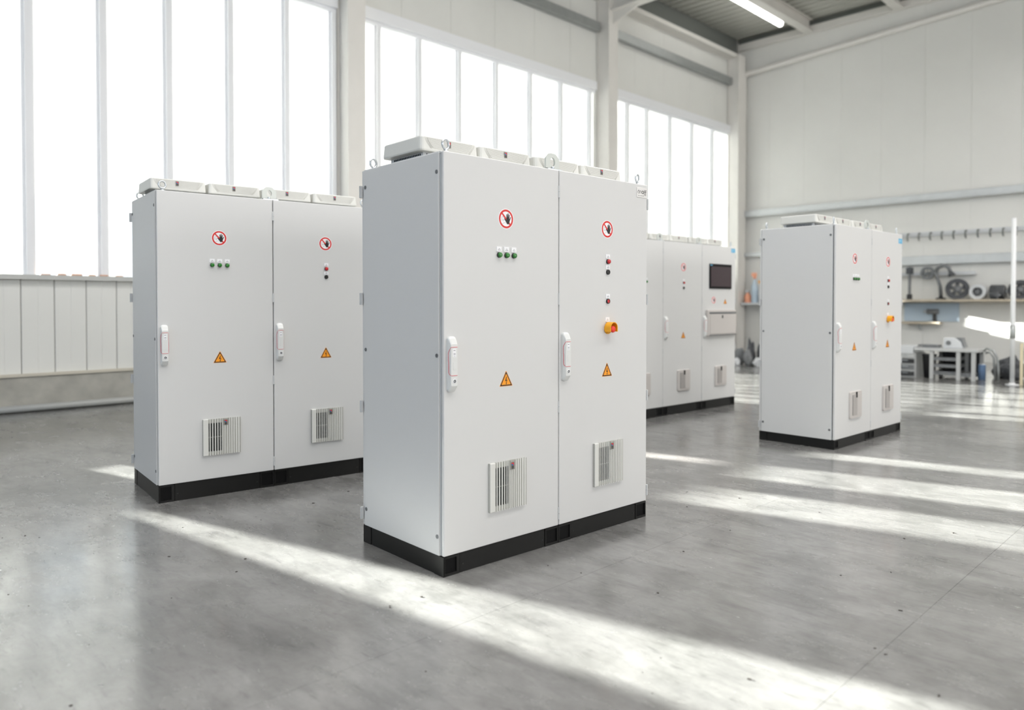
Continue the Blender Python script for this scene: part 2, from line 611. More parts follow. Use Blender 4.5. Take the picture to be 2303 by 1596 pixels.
for k in (1, 2, 3):
    wz = struct(empty('window_%d' % k))
    ya, yb = BAYS[k]
    s = SILL if k < 3 else 2.03
    ys = MULL[k]
    for y in ys:
        mullion(y, s, HEAD_G, wz)
    hr = MB()
    hr.box(XW - 0.05, XW + 0.10, ya, yb, HEAD_G + 0.06, HEAD_T)
    hr.box(XW - 0.05, XW + 0.05, ya, yb, HEAD_G, HEAD_G + 0.06)
    hr.build('head_rail', M_ALU, wz, bevel=0.006)
    sl = MB()
    if k == 2:
        sl.box(XW - 0.06, XW + 0.02, ya, yb, s - 0.02, s)
    else:
        sl.box(XW - 0.08, XW + 0.10, ya, yb, s - 0.035, s)
        sl.box(XW + 0.085, XW + 0.10, ya, yb, s - 0.06, s - 0.035)
    sl.build('sill', M_SILL, wz)
    for i in range(len(ys) - 1):
        a, b = ys[i] + 0.06, ys[i + 1] - 0.06
        MB().box(XW - 0.03, XW - 0.022, a, b, s, HEAD_G).build('pane', M_GLASS, wz)
        sc_m = MB()
        for f0, f1, zl in CLEAR.get((k, i), [(0, 1, None)]):
            z_l = s if zl is None else zl
            sc_m.box(XW - 0.016, XW - 0.014, a + (b - a) * f0, a + (b - a) * f1, z_l, HEAD_G)
            if zl is not None:
                sc_m.box(XW - 0.022, XW - 0.008, a + (b - a) * f0, a + (b - a) * f1, z_l - 0.006, z_l, 0)
        sc_m.build('roller_screen', [M_FABRIC, M_ALU], wz)
    for y0, y1 in ((ya, ys[0] - 0.075), (ys[-1] + 0.075, yb)):
        if y1 - y0 > 0.12:
            MB().box(XW - 0.03, XW - 0.022, y0, y1, s, HEAD_G).build('pane', M_GLASS, wz)
            MB().box(XW - 0.016, XW - 0.014, y0, y1, s, HEAD_G).build('roller_screen', [M_FABRIC, M_ALU], wz)
# strips of wall behind the columns and beyond the first bay
cw = MB()
for y0, y1 in ((YF, ADDED_DOOR[0]), (6.62, 7.0), (13.38, 13.94), (19.7, YB)):
    cw.box(XW - 0.12, XW, y0, y1, SILL - 0.03, HEAD_T)
cw.build('column_infill', M_WALL, wl)

# added unseen door, its two openings shape sun stripes (nearer than the frame)
d1 = struct(empty('added_door'))
dm = MB()
lights = [(-0.42, 0.235, 1.26, 2.46), (0.70, 0.97, 0.92, 1.22)]
ysplit = sorted({ADDED_DOOR[0], ADDED_DOOR[1], *[v for l in lights for v in l[:2]]})
for i in range(len(ysplit) - 1):
    a, b = ysplit[i], ysplit[i + 1]
    hit = [l for l in lights if l[0] <= a and b <= l[1]]
    if hit:
        dm.box(XW - 0.06, XW - 0.01, a, b, 0, hit[0][2])
        dm.box(XW - 0.06, XW - 0.01, a, b, hit[0][3], 2.5)
    else:
        dm.box(XW - 0.06, XW - 0.01, a, b, 0, 2.5)
dm.build('added_door_leaf', M_STEELW, d1)
MB().prism([(-0.43, 1.25), (0.10, 1.25), (-0.43, 2.42)], 'x', XW - 0.03, XW - 0.012).build('stripe_mask', M_STEELW, d1)  # slanted mask added to taper the sun stripe
for l in lights:
    MB().box(XW - 0.04, XW - 0.034, l[0], l[1], l[2], l[3]).build('pane', M_GLASS, d1)
MB().box(XW - 0.12, XW, ADDED_DOOR[0] - 0.01, ADDED_DOOR[1] + 0.01, 2.5, HEAD_T).build('added_door_header', M_WALL, d1)

# glazed gate added below the second window bay so sun reaches the far floor
d2 = struct(empty('added_gate'))
gy = [ADDED_GATE[0] + 0.48 * i for i in range(11)]
for y in gy:
    MB().box(XW - 0.05, XW + 0.02, y - 0.035, y + 0.035, 0, SILL - 0.02).build('added_gate_bar', M_ALU, d2)
gr_ = MB()
gr_.box(XW - 0.05, XW + 0.02, ADDED_GATE[0], ADDED_GATE[1], 0, 0.12)
gr_.box(XW - 0.05, XW + 0.02, ADDED_GATE[0], ADDED_GATE[1], SILL - 0.04, SILL - 0.021)
gr_.build('added_gate_rail', M_ALU, d2)
for i in range(10):
    MB().box(XW - 0.03, XW - 0.024, gy[i] + 0.035, gy[i + 1] - 0.035, 0.12, SILL - 0.04).build('pane', M_GLASS, d2)

# ground outside the windows
gnd = struct(MB().box(XW - 40, XW - 0.3, -40, 50, -0.35, -0.05).build('ground', mat('yard', srgb(205, 205, 200), 0.9)))

# ------------------------------------------------------------------ setting: back wall (y = YB)
wb = struct(empty('wall_back'))
n = 26
for k in range(n):
    a, b = XW + (XR - XW) * k / n, XW + (XR - XW) * (k + 1) / n
    MB().box(a + 0.0015, b - 0.0015, YB, YB + 0.08, 0.0, ZC).build('cladding_panel', M_WALLB, wb)
MB().box(XW - 0.2, XR + 0.2, YB + 0.08, YB + 0.15, 0, ZC).build('metal_skin', MATS['joint_grey'], wb)

# unseen walls
wr = struct(empty('wall_right'))
wf = struct(empty('wall_front'))
rm = MB()
rm.box(XR, XR + 0.15, YF, YB, 0, 1.7)
rm.box(XR, XR + 0.15, YF, YB, 6.3, ZC)
rm.box(XR, XR + 0.15, YF, YF + 2.5, 1.7, 6.3)
rm.box(XR, XR + 0.15, YB - 2.0, YB, 1.7, 6.3)
rm.build('cladding', M_WALL, wr)
MB().box(XR + 0.1, XR + 0.12, YF + 2.5, YB - 2.0, 1.7, 6.3).build('translucent_glazing', M_FABRIC, wr)
fm_ = MB()
fm_.box(XW, XR, YF - 0.15, YF, 0, 1.7)
fm_.box(XW, XR, YF - 0.15, YF, 6.3, ZC)
fm_.box(XW, -10, YF - 0.15, YF, 1.7, 6.3)
fm_.box(14, XR, YF - 0.15, YF, 1.7, 6.3)
fm_.build('cladding', M_WALL, wf)
MB().box(-10, 14, YF - 0.12, YF - 0.10, 1.7, 6.3).build('translucent_glazing', M_FABRIC, wf)

# ------------------------------------------------------------------ setting: ceiling (ribbed steel deck)
cl = struct(empty('ceiling'))
prof, y = [], YF
while y < YB:
    prof += [(y, ZC + 0.06), (y + 0.10, ZC + 0.06), (y + 0.13, ZC), (y + 0.24, ZC)]
    y += 0.27
ncol = 13
for k in range(ncol):
    a, b = XW + (XR - XW) * k / ncol, XW + (XR - XW) * (k + 1) / ncol
    m = MB()
    vs_, fs_ = [], []
    for (yy, zz) in prof:
        vs_ += [(a, yy, zz), (b, yy, zz)]
    for i in range(len(prof) - 1):
        fs_.append((2 * i, 2 * i + 1, 2 * i + 3, 2 * i + 2))
    m.add(vs_, fs_)
    m.build('deck_sheet', M_DECK, cl)
MB().box(XW - 0.2, XR + 0.2, YF - 0.2, YB + 0.2, ZC + 0.07, ZC + 0.2).build('insulation', M_DECK, cl)


for (cx_, cy_, sx_, sy_) in ((1.5, 8.0, 3.2, 22.2), (-3.0, 4.5, 2.7, 15.2)):
    m = MB()  # unseen frame built around each added roof fill lamp
    m.box(cx_ - sx_ / 2 - .08, cx_ - sx_ / 2, cy_ - sy_ / 2, cy_ + sy_ / 2, 8.50, ZC)
    m.box(cx_ + sx_ / 2, cx_ + sx_ / 2 + .08, cy_ - sy_ / 2, cy_ + sy_ / 2, 8.50, ZC)
    m.box(cx_ - sx_ / 2, cx_ + sx_ / 2, cy_ - sy_ / 2 - .08, cy_ - sy_ / 2, 8.50, ZC)
    m.box(cx_ - sx_ / 2, cx_ + sx_ / 2, cy_ + sy_ / 2, cy_ + sy_ / 2 + .08, 8.50, ZC)
    m.build('roof_fill_frame', M_STEELW, cl)

# steel frame
def h_column(y, half=0.17, x0=XW + 0.02, dep=0.34, z1=8.4):
    m = MB()
    m.box(x0 + dep - 0.02, x0 + dep, y - half, y + half, 0, z1)
    m.box(x0, x0 + 0.02, y - half, y + half, 0, z1)
    m.box(x0 + 0.02, x0 + dep - 0.02, y - half + 0.03, y + half - 0.03, 0, z1)
    return struct(m.build('steel_column', M_STEELW, bevel=0.004))


h_column(6.83)
h_column(13.66)
h_column(19.55, 0.19)
for yy in (-1.1, -7.9):
    h_column(yy)


def rafter(y):
    m = MB()
    m.box(XW + 0.1, XR - 0.1, y - 0.13, y + 0.13, 8.02, 8.05)
    m.box(XW + 0.1, XR - 0.1, y - 0.13, y + 0.13, 8.57, 8.60)
    m.box(XW + 0.1, XR - 0.1, y - 0.015, y + 0.015, 8.05, 8.57)
    # haunch at the eaves column
    m.prism([(XW + 0.36, 8.03), (XW + 0.36, 7.75), (XW + 1.2, 8.03)], 'y', y - 0.02, y + 0.02)
    return struct(m.build('steel_beam', M_STEELW))


rafter(13.66)
rafter(6.83)
rafter(-1.1)
# gable beam along the back wall
gb = MB()
gb.box(XW + 0.1, XR - 0.1, YB - 0.16, YB - 0.02, 8.62, 8.80)
struct(gb.build('steel_beam', M_STEELW))
gd = MB()  # dark strip put in for the shade at the roof edge
gd.box(XW + 0.1, XR - 0.1, YB - 0.10, YB - 0.02, 8.80, ZC)
struct(gd.build('edge_beam_and_shade', M_GALVD))
# purlins under the deck, running towards the back wall
for x in (-8.80, -6.55, -4.3, -2.05, 0.2, 2.5, 4.8, 7.1, 9.4, 11.7):
    m = MB()
    m.box(x - 0.11, x + 0.11, YF, YB - 0.16, 8.62, 8.645)
    m.box(x - 0.11, x + 0.11, YF, YB - 0.16, 8.925, ZC)
    m.box(x - 0.012, x + 0.012, YF, YB - 0.16, 8.645, 8.925)
    struct(m.build('purlin_beam', M_STEELW))
# eaves channel with its pale lower flange
m = MB()
m.box(XW + 0.02, XW + 0.10, YF, YB - 0.2, 8.42, ZC)
struct(m.build('edge_beam_and_shade', M_GALVD))
m = MB()
m.box(XW, XW + 0.30, YF, YB - 0.2, 8.31, 8.42)
struct(m.build('steel_beam', M_STEELW))
# girt over the windows
for ya, yb in ((YF, 6.62), (7.05, 13.45), (13.9, 19.4)):
    m = MB()
    m.box(XW + 0.01, XW + 0.15, ya, yb, 7.58, 7.60)
    m.box(XW + 0.13, XW + 0.15, ya, yb, 7.60, 7.76)
    m.box(XW + 0.01, XW + 0.15, ya, yb, 7.76, 7.78)
    struct(m.build('girt_beam', M_GALV))
# galvanised girts on the back wall
m = MB()
m.box(XW + 0.30, XR, YB - 0.16, YB - 0.005, 3.86, 4.02)
m.box(XW + 0.30, XR, YB - 0.19, YB - 0.16, 3.83, 3.87)
struct(m.build('girt_beam', M_GALVL, bevel=0.02))
m = MB()
m.box(XW + 0.30, -7.3, YB - 0.16, YB - 0.005, 2.70, 2.82)
struct(m.build('girt_beam', M_GALVL, bevel=0.015))
# conduit that drops in the corner and runs up along the gable
pp = []
for t in range(0, 11):
    x = XR - 0.3 + (-10.56 - XR + 0.3) * t / 10
    pp.append((x, YB - 0.13, 7.93 + (x + 10.5) * 0.055))
for a in (20, 45, 70):
    pp.append((-10.56 - 0.15 * math.sin(R(a)), YB - 0.13, 7.93 - 0.15 * (1 - math.cos(R(a)))))
pp += [(-10.71, YB - 0.13, 7.70), (-10.71, YB - 0.13, 5.0), (-10.71, YB - 0.13, 0.0)]
tag(MB().tube(pp, 0.075, 12).build('drain_pipe', M_STEELW), 'pale rain pipe dropping in the hall corner and running along the gable', 'pipe')
# pipe lying along the foot of the window wall
pw = MB()
pw.tube([(XW + 0.11, y_, 0.05) for y_ in (1.5, 3.0, 5.0, 7.4)], 0.045, 12)
tag(pw.build('floor_pipe', mat('pipe_grey', srgb(176, 177, 174), 0.45)), 'grey pipe lying along the foot of the concrete kerb', 'pipe')
# terracotta offcuts lying on the sill
for i, (y_, l_, h_) in enumerate(((2.40, 0.11, 0.014), (2.58, 0.10, 0.020), (2.75, 0.13, 0.022), (2.94, 0.07, 0.016), (3.08, 0.09, 0.018), (3.27, 0.08, 0.014))):
    m = MB()
    m.prism([(XW + 0.03, SILL), (XW + 0.098, SILL), (XW + 0.095, SILL + h_), (XW + 0.05, SILL + h_ * 1.15), (XW + 0.034, SILL + h_ * 0.8)], 'y', y_ - l_ / 2, y_ + l_ / 2)
    ob = m.build('clay_shard', M_TERRA, bevel=0.004)
    tag(ob, '%s of the orange clay shards on the window sill, counted from the picture edge' % ('first', 'second', 'third', 'fourth', 'fifth', 'sixth')[i], 'shard', 'clay shards on the sill')

# ceiling lamp
lampo = empty('ceiling_lamp', (-9.08, 17.0, 8.62))
tag(lampo, 'white strip lamp glowing under the ribbed roof deck', 'lamp')
m = MB()
m.box(-0.06, 0.06, -1.75, 1.75, 0.075, 0.12)
m.build('housing', M_LIGHT, lampo)
MB().cyl((0, -1.7, 0.03), (0, 1.7, 0.03), 0.075, seg=14).build('light_tube', M_TUBE, lampo)
for y_ in (-1.2, 1.2):
    MB().box(-0.01, 0.01, y_ - 0.01, y_ + 0.01, 0.12, 0.34).build('hanger', M_GALV, lampo)


# ------------------------------------------------------------------ cabinet parts (local: x = width, -y = towards the viewer, z up)
def shared(name, key, mk, mats, parent, loc=(0, 0, 0), bevel=0.0, rot=None):
    o = link(name, cached(key, lambda: mk().mesh(name, mats)), parent, loc, bevel)
    if rot:
        o.rotation_euler = rot
    return o


def arc(cx, cz, r, a0, a1, n):
    return [(cx + r * math.cos(R(a0 + (a1 - a0) * i / n)), cz + r * math.sin(R(a0 + (a1 - a0) * i / n))) for i in range(n + 1)]


def capsule(m, a, b, r0, r1, y0, y1, mi=0):
    dx, dz = b[0] - a[0], b[1] - a[1]
    an = math.degrees(math.atan2(dz, dx))
    poly = arc(b[0], b[1], r1, an - 90, an + 90, 6) + arc(a[0], a[1], r0, an + 90, an + 270, 6)
    m.prism(poly, 'y', y0, y1, mi)


def strip(m, pts, w, y0, y1, mi=0):
    for i in range(len(pts) - 1):
        capsule(m, pts[i], pts[i + 1], w / 2, w / 2, y0, y1, mi)


def prohibition_sign(parent, x, z, r, y=0.0):
    s = shared('prohibition_sign', 'psign', lambda: MB().prism(arc(0, 0, 1.08, 0, 352, 44), 'y', -0.010, 0), M_WHITE, parent, (x, y, z))
    s.scale = (r, 0.06, r)

    def ring():
        m = MB()
        n = 48
        vs_ = []
        for k in range(n):
            c, s_ = math.cos(2 * PI * k / n), math.sin(2 * PI * k / n)
            vs_ += [(c, -0.010, s_), (0.79 * c, -0.010, 0.79 * s_), (c, -0.016, s_), (0.79 * c, -0.016, 0.79 * s_)]
        fs_ = []
        for k in range(n):
            a, b = 4 * k, 4 * ((k + 1) % n)
            fs_ += [(a + 2, b + 2, b + 3, a + 3), (a, a + 2, b + 2, b)[::-1], (a + 1, a + 3, b + 3, b + 1)]
        m.add(vs_, fs_)
        d = 0.0675
        q = 0.61
        m.prism([(-q - d, q - d), (-q + d, q + d), (q + d, -q + d), (q - d, -q - d)], 'y', -0.015, -0.010)
        return m
    shared('red_ring', 'pring', ring, M_RED, s)

    def hand():
        m = MB()
        y0, y1 = -0.022, -0.014
        for a, b, r0, r1 in (((0.12, -0.08), (0.10, 0.47), .075, .055), ((0.24, -0.05), (0.28, 0.56), .078, .056), ((0.36, -0.08), (0.44, 0.44), .075, .052), ((0.44, -0.18), (0.62, 0.20), .07, .045), ((0.10, -0.30), (-0.22, 0.00), .10, .05)):
            capsule(m, a, b, r0, r1, y0, y1)
        m.prism([(0.03, -0.02), (0.14, 0.0), (0.30, 0.0), (0.46, -0.06), (0.52, -0.14), (0.46, -0.38), (0.36, -0.52), (0.22, -0.56), (0.10, -0.50), (0.0, -0.32)], 'y', y0 - 0.0006, y1)
        return m
    shared('hand_symbol', 'phand', hand, M_INK, s)

    def head():
        m = MB()
        strip(m, [(-.70, -.20), (-.64, -.18), (-.66, .0), (-.60, .16), (-.48, .24), (-.36, .19), (-.30, .08)], .03, -0.012, -0.010)
        strip(m, [(-.56, .05), (-.42, .04)], .025, -0.012, -0.010)
        strip(m, [(-.50, -.12), (-.34, -.12)], .06, -0.012, -0.010)
        strip(m, [(-.48, -.24), (-.36, -.22)], .04, -0.012, -0.010)
        strip(m, [(-.48, -.56), (-.36, -.44), (-.22, -.40), (-.10, -.41)], .03, -0.012, -0.010)
        return m
    shared('head_outline', 'phead', head, M_INKG, s)


def voltage_sign(parent, x, z, hw, hgt, y=0.0):
    """triangle: base centre at (x, z)"""
    def tri(k, y0, y1):
        c = 1.0 / 3
        pts = []
        for px_, pz_ in ((-1, 0), (1, 0), (0, 1)):
            pts.append((px_ * k, c + (pz_ - c) * k))
        # rounded corners
        out = []
        for i in range(3):
            p, q, r = Vector(pts[i - 1]), Vector(pts[i]), Vector(pts[(i + 1) % 3])
            e1, e2 = (p - q).normalized(), (r - q).normalized()
            out += [tuple(q + e1 * 0.07), tuple(q + (e1 + e2) * 0.022), tuple(q + e2 * 0.07)]
        return MB().prism(out, 'y', y0, y1)
    s = shared('voltage_sign', 'vsign', lambda: tri(1.06, -0.0006, 0), M_ORANGE, parent, (x, y, z))
    s.scale = (hw, 1, hgt)
    shared('sign_border', 'vbord', lambda: tri(0.98, -0.0009, -0.0006), M_INK, s)
    shared('sign_field', 'vfield', lambda: tri(0.76, -0.0012, -0.0009), M_ORANGE, s)

    def bolt():
        m = MB()
        m.prism([(0.10, 0.62), (0.02, 0.62), (-0.16, 0.34), (0.02, 0.37)], 'y', -0.0016, -0.0012)
        m.prism([(0.02, 0.37), (0.20, 0.42), (0.04, 0.17), (-0.02, 0.17), (0.07, 0.355), (-0.10, 0.305), (-0.16, 0.34)], 'y', -0.0016, -0.0012)
        m.prism([(-0.06, 0.22), (0.12, 0.20), (0.0, 0.08)], 'y', -0.0016, -0.0012)
        return m
    shared('lightning_bolt', 'vbolt', bolt, M_INK, s)


def name_plate(parent, x, z, y=0.0, w_=0.034, h_=0.026):
    def mk():
        return MB().box(-0.5, 0.5, -0.0035, 0, -0.5, 0.5)
    p = shared('name_plate', 'nplate', mk, M_WHITE, parent, (x, y, z))
    p.scale = (w_, 1, h_)

    def txt():
        m = MB()
        m.box(-0.12, 0.14, -0.0038, -0.0035, 0.02, 0.12)
        m.box(-0.28, 0.02, -0.0038, -0.0035, -0.24, -0.12)
        m.box(0.06, 0.27, -0.0038, -0.0035, -0.24, -0.12)
        return m
    shared('plate_print', 'nprint', txt, M_INKG, p)


def lamp(parent, x, z, capmat, key, y=0.0, plate=True, flat=False):
    b = shared('signal_lamp' if key == 'g' else 'push_button', 'bezel', lambda: MB().lathe((0, 0, 0), (0, -1, 0), [(0, .0148), (.006, .0148), (.009, .0138), (.009, .0118), (.006, .0118)], 24), M_BTNBLK, parent, (x, y, z))
    if flat:
        shared('button_cap', 'capf' + key, lambda: MB().lathe((0, -0.003, 0), (0, -1, 0), [(0, .0105), (.005, .0105), (.0055, .0098), (.004, .004)], 24), capmat, b)
    else:
        shared('lens' if key == 'g' else 'button_cap', 'cap' + key, lambda: MB().lathe((0, -0.005, 0), (0, -1, 0), [(0, .0134), (.008, .0134), (.011, .0118), (.0128, .008), (.0136, .003)], 24), capmat, b)
    if plate:
        name_plate(parent, x, z + 0.0305, y)


def emergency_stop(parent, x, z):
    e = empty('emergency_stop', (x, 0, z), parent=parent)
    outer = arc(0, 0.004, 0.033, 0, 180, 14)
    inner = arc(0, 0.004, 0.0285, 180, 0, 14)
    poly = [(0.033, -0.020)] + outer + [(-0.033, -0.020), (-0.0285, -0.020)] + inner + [(0.0285, -0.020)]

    def hood():
        m = MB()
        n = len(poly)
        # quads between matching outer / inner points
        half = n // 2
        o_, i_ = poly[:half], poly[half:][::-1]
        for k in range(half - 1):
            q = [o_[k], o_[k + 1], i_[k + 1], i_[k]]
            m.prism(q, 'y', -0.052, -0.006)
        return m
    shared('shroud', 'eshroud', hood, M_YEL, e)
    shared('base_disc', 'ebase', lambda: MB().lathe((0, 0, -0.004), (0, -1, 0), [(0, .031), (.006, .031), (.006, .018), (.012, .016)], 28), M_YEL, e)

    def mush():
        return MB().lathe((0, -0.010, -0.006), (0, -1, 0), [(0, .010), (.022, .010), (.024, .0185), (.030, .0200), (.036, .0192), (.040, .015), (.0415, .006)], 28)
    shared('mushroom_button', 'emush', mush, M_MUSH, e)


def door_handle(parent, x, z, y=0.0):
    h = empty('door_handle', (x, y, z), parent=parent)

    def outline(hw, zb, zt, rad, yy):
        pts = []
        for cx_, cz_, a0 in ((hw - rad, zt - rad, 0), (-hw + rad, zt - rad, 90), (-hw + rad, zb + rad, 180), (hw - rad, zb + rad, 270)):
            pts += [(cx_ + rad * math.cos(R(a0 + k * 22.5)), yy, cz_ + rad * math.sin(R(a0 + k * 22.5))) for k in range(5)]
        return pts

    def body():
        m = MB()
        m.loft([outline(.0235, -.1375, .1375, .017, 0), outline(.0242, -.1375, .1375, .017, -.014), outline(.0225, -.128, .128, .013, -.021), outline(.0205, -.109, .103, .008, -.032), outline(.0190, -.106, .100, .007, -.0335)], smooth=False)
        return m
    shared('grip_body', 'hbody', body, M_HANDLE, h, bevel=0.0012)

    def seam():
        m = MB()
        yf = -.0337
        L_ = [(-.0198, yf + .002, .0845), (-.0228, -.024, .072), (-.0246, -.0165, .058), (-.0246, -.0165, .022), (-.0244, -.019, .012), (-.0244, -.019, -.040), (-.0228, -.024, -.048), (-.0198, yf + .002, -.0535)]
        m.tube([(.0200, yf + .003, .0845), (.017, yf, .0852), (-.017, yf, .0852)] + L_ + [(-.017, yf, -.0545), (.017, yf, -.0545), (.0200, yf + .003, -.0535)], .0013, 6)
        Rr = [(-p[0], p[1], p[2]) for p in L_]
        m.tube(Rr, .0013, 6)
        return m
    shared('red_seam', 'hseam', seam, M_SEAM, h)

    def lab():
        m = MB()
        m.box(-.0095, .0095, -.0343, -.0333, .037, .078)
        m.box(-.0060, .0055, -.0346, -.0343, .068, .0715, 1)
        m.box(-.0055, .0060, -.0346, -.0343, .053, .0555, 1)
        m.box(-.0060, .0062, -.0346, -.0343, .048, .0505, 1)
        m.box(-.0050, .0055, -.0346, -.0343, .0405, .042, 1)
        return m
    shared('handle_label', 'hlab', lab, [M_WHITE, M_INKG], h)

    def dimple():
        m = MB()
        m.prism([(-.008, .010), (.010, .012), (.011, .001), (.008, -.018), (-.004, -.020), (-.007, -.004)], 'y', -.0345, -.0333)
        m.prism([(-.007, -.020), (.007, -.019), (.006, -.026), (-.006, -.026)], 'y', -.0352, -.0333)
        return m
    shared('thumb_rest', 'hdimp', dimple, M_HANDLE, h)
    k = shared('lock_collar', 'hcol', lambda: MB().lathe((0.001, -.030, -.0825), (0, -1, 0), [(0, .0115), (.0048, .0115), (.0055, .0105), (.0055, .0088), (.0035, .0088)], 24), M_WHITE, h)
    shared('lock', 'hlock', lambda: MB().lathe((0.001, -.032, -.0825), (0, -1, 0), [(0, .0085), (.0025, .0085), (.002, .003), (.0012, .003)], 20), M_SCREW, h)


def badge(parent, x, y, z, w_=0.026, h_=0.035):
    def mk():
        m = MB()
        m.box(-.5, .5, -.0012, 0, -.5, .5, 0)
        m.box(-.32, .32, -.0016, -.0012, .22, .40, 1)
        m.box(-.32, .12, -.0018, -.0012, .02, .24, 2)
        m.box(.12, .32, -.0017, -.0012, .05, .24, 1)
        m.box(-.32, .32, -.0016, -.0012, -.14, -.05, 3)
        m.box(-.32, .32, -.0016, -.0012, -.29, -.20, 3)
        m.box(-.26, .26, -.0016, -.0012, -.42, -.35, 3)
        return m
    b = shared('badge', 'badge', mk, [M_BADGE, M_RED, M_BLUED, M_INK], parent, (x, y, z))
    b.scale = (w_, 1, h_)


def filter_grille(parent, x, z):
    """louvred square air inlet, lower left corner at (x, z)"""
    g = empty('filter_grille', (x, 0, z), parent=parent)
    S = 0.258

    def back():
        m = MB()
        m.box(0.006, S - 0.004, -0.0115, 0.0, 0.003, S - 0.003)
        m.box(0.0, 0.004, -0.014, 0.0, 0.002, S - 0.002)
        m.box(S - 0.003, S, -0.014, 0.0, 0.002, S - 0.002)
        return m
    shared('grille_back', 'gback', back, M_PLASTD, g)
    shared('blank_strip', 'gstrip', lambda: MB().box(0.0, 0.038, -0.017, 0, 0.0, S), M_PLAST, g, bevel=0.005)
    shared('filter_opening', 'gopen', lambda: MB().box(0.038, 0.1275, -0.0120, -0.004, 0.030, S - 0.030), M_BLACKD, g)
    shared('cross_bar', 'gbar', lambda: MB().box(0.038, 0.130, -0.0128, -0.0055, 0.128, 0.1305), M_PLASTD, g)
    for cx_, w_ in ((.0482, .0075), (.0657, .0080), (.0838, .0080), (.1010, .0072), (.1172, .0062), (.1305, .0050), (.1427, .0055), (.1535, .0062), (.1675, .0075), (.1825, .0075), (.1975, .009), (.2130, .009), (.2300, .011), (.2470, .012)):
        top = S if not .139 < cx_ < .170 else S - 0.052
        shared('slat', 'gslat%.4f' % cx_, lambda cx_=cx_, w_=w_, top=top: MB().prism([(cx_ - w_ / 2, -.0112), (cx_ - w_ / 2, -.0145), (cx_ - w_ / 2 + .0010, -.0155), (cx_ + w_ / 2 - .0010, -.0155), (cx_ + w_ / 2, -.0145), (cx_ + w_ / 2, -.0112)], 'z', 0.001, top), M_PLAST, g)
    shared('badge_block', 'gblk', lambda: MB().box(.139, .172, -.016, 0, S - 0.052, S - 0.002), M_PLASTD, g)
    badge(g, .1555, -.016, S - 0.031, .024, .038)


def plain_grille(parent, x, z):
    """rounded square inlet cover whose left half is slotted"""
    g = empty('filter_grille', (x, 0, z), parent=parent)
    S = 0.258

    def rr(x0, x1, z0, z1, r):
        return arc(x1 - r, z1 - r, r, 0, 90, 5) + arc(x0 + r, z1 - r, r, 90, 180, 5) + arc(x0 + r, z0 + r, r, 180, 270, 5) + arc(x1 - r, z0 + r, r, 270, 360, 5)
    def cover():
        m = MB()
        o_ = rr(0, S, 0, S, .018)
        m.loft([[(p[0], 0, p[1]) for p in o_], [(p[0], -.012, p[1]) for p in o_], [(p[0] * .97 + S * .015, -.017, p[1] * .97 + S * .015) for p in o_]])
        return m
    shared('grille_cover', 'pgcover', cover, M_BOXG, g)
    shared('filter_opening', 'pgopen', lambda: MB().box(.045, .150, -.0178, -.0165, .030, S - .034), M_GASKET, g)
    for k in range(6):
        shared('slat', 'pgslat%d' % k, lambda k=k: MB().box(.052 + .0175 * k, .0615 + .0175 * k, -.0215, -.0165, .028, S - .032), M_BOXG, g)
    shared('blank_panel', 'pgblank', lambda: MB().box(.150, S - .018, -.0205, -.0165, .022, S - .026), M_BOXG, g, bevel=0.002)
    shared('badge_block', 'pgb', lambda: MB().box(.120, .143, -.0232, -.0165, S - .062, S - .008), M_BLACKD, g)


def hinge(parent, x, y, z, flip=False):
    def mk():
        m = MB()
        for za, zb_ in ((-.033, -.0008), (.0008, .033)):
            m.prism([(-.0065, .004), (-.0065, -.005), (-.0045, -.007), (.0045, -.007), (.0065, -.005), (.0065, .004)], 'z', za, zb_)
        m.box(-.003, .012, .0, .012, -.033, .033)
        return m
    return shared('hinge', 'hinge', mk, M_HINGE, parent, (x, y, z))


def eye_bolt(parent, x, y, z, rz=0.0):
    def mk():
        m = MB()
        m.lathe((0, 0, 0), (0, 0, 1), [(0, .017), (.006, .017), (.008, .009), (.018, .008)], 16)
        m.tube([(.0245 * math.cos(2 * PI * k / 24), 0, .041 + .0245 * math.sin(2 * PI * k / 24)) for k in range(24)], .0062, 10, closed=True)
        return m
    return shared('eye_bolt', 'eyebolt', mk, M_STEEL, parent, (x, y, z), rot=(0, 0, rz))


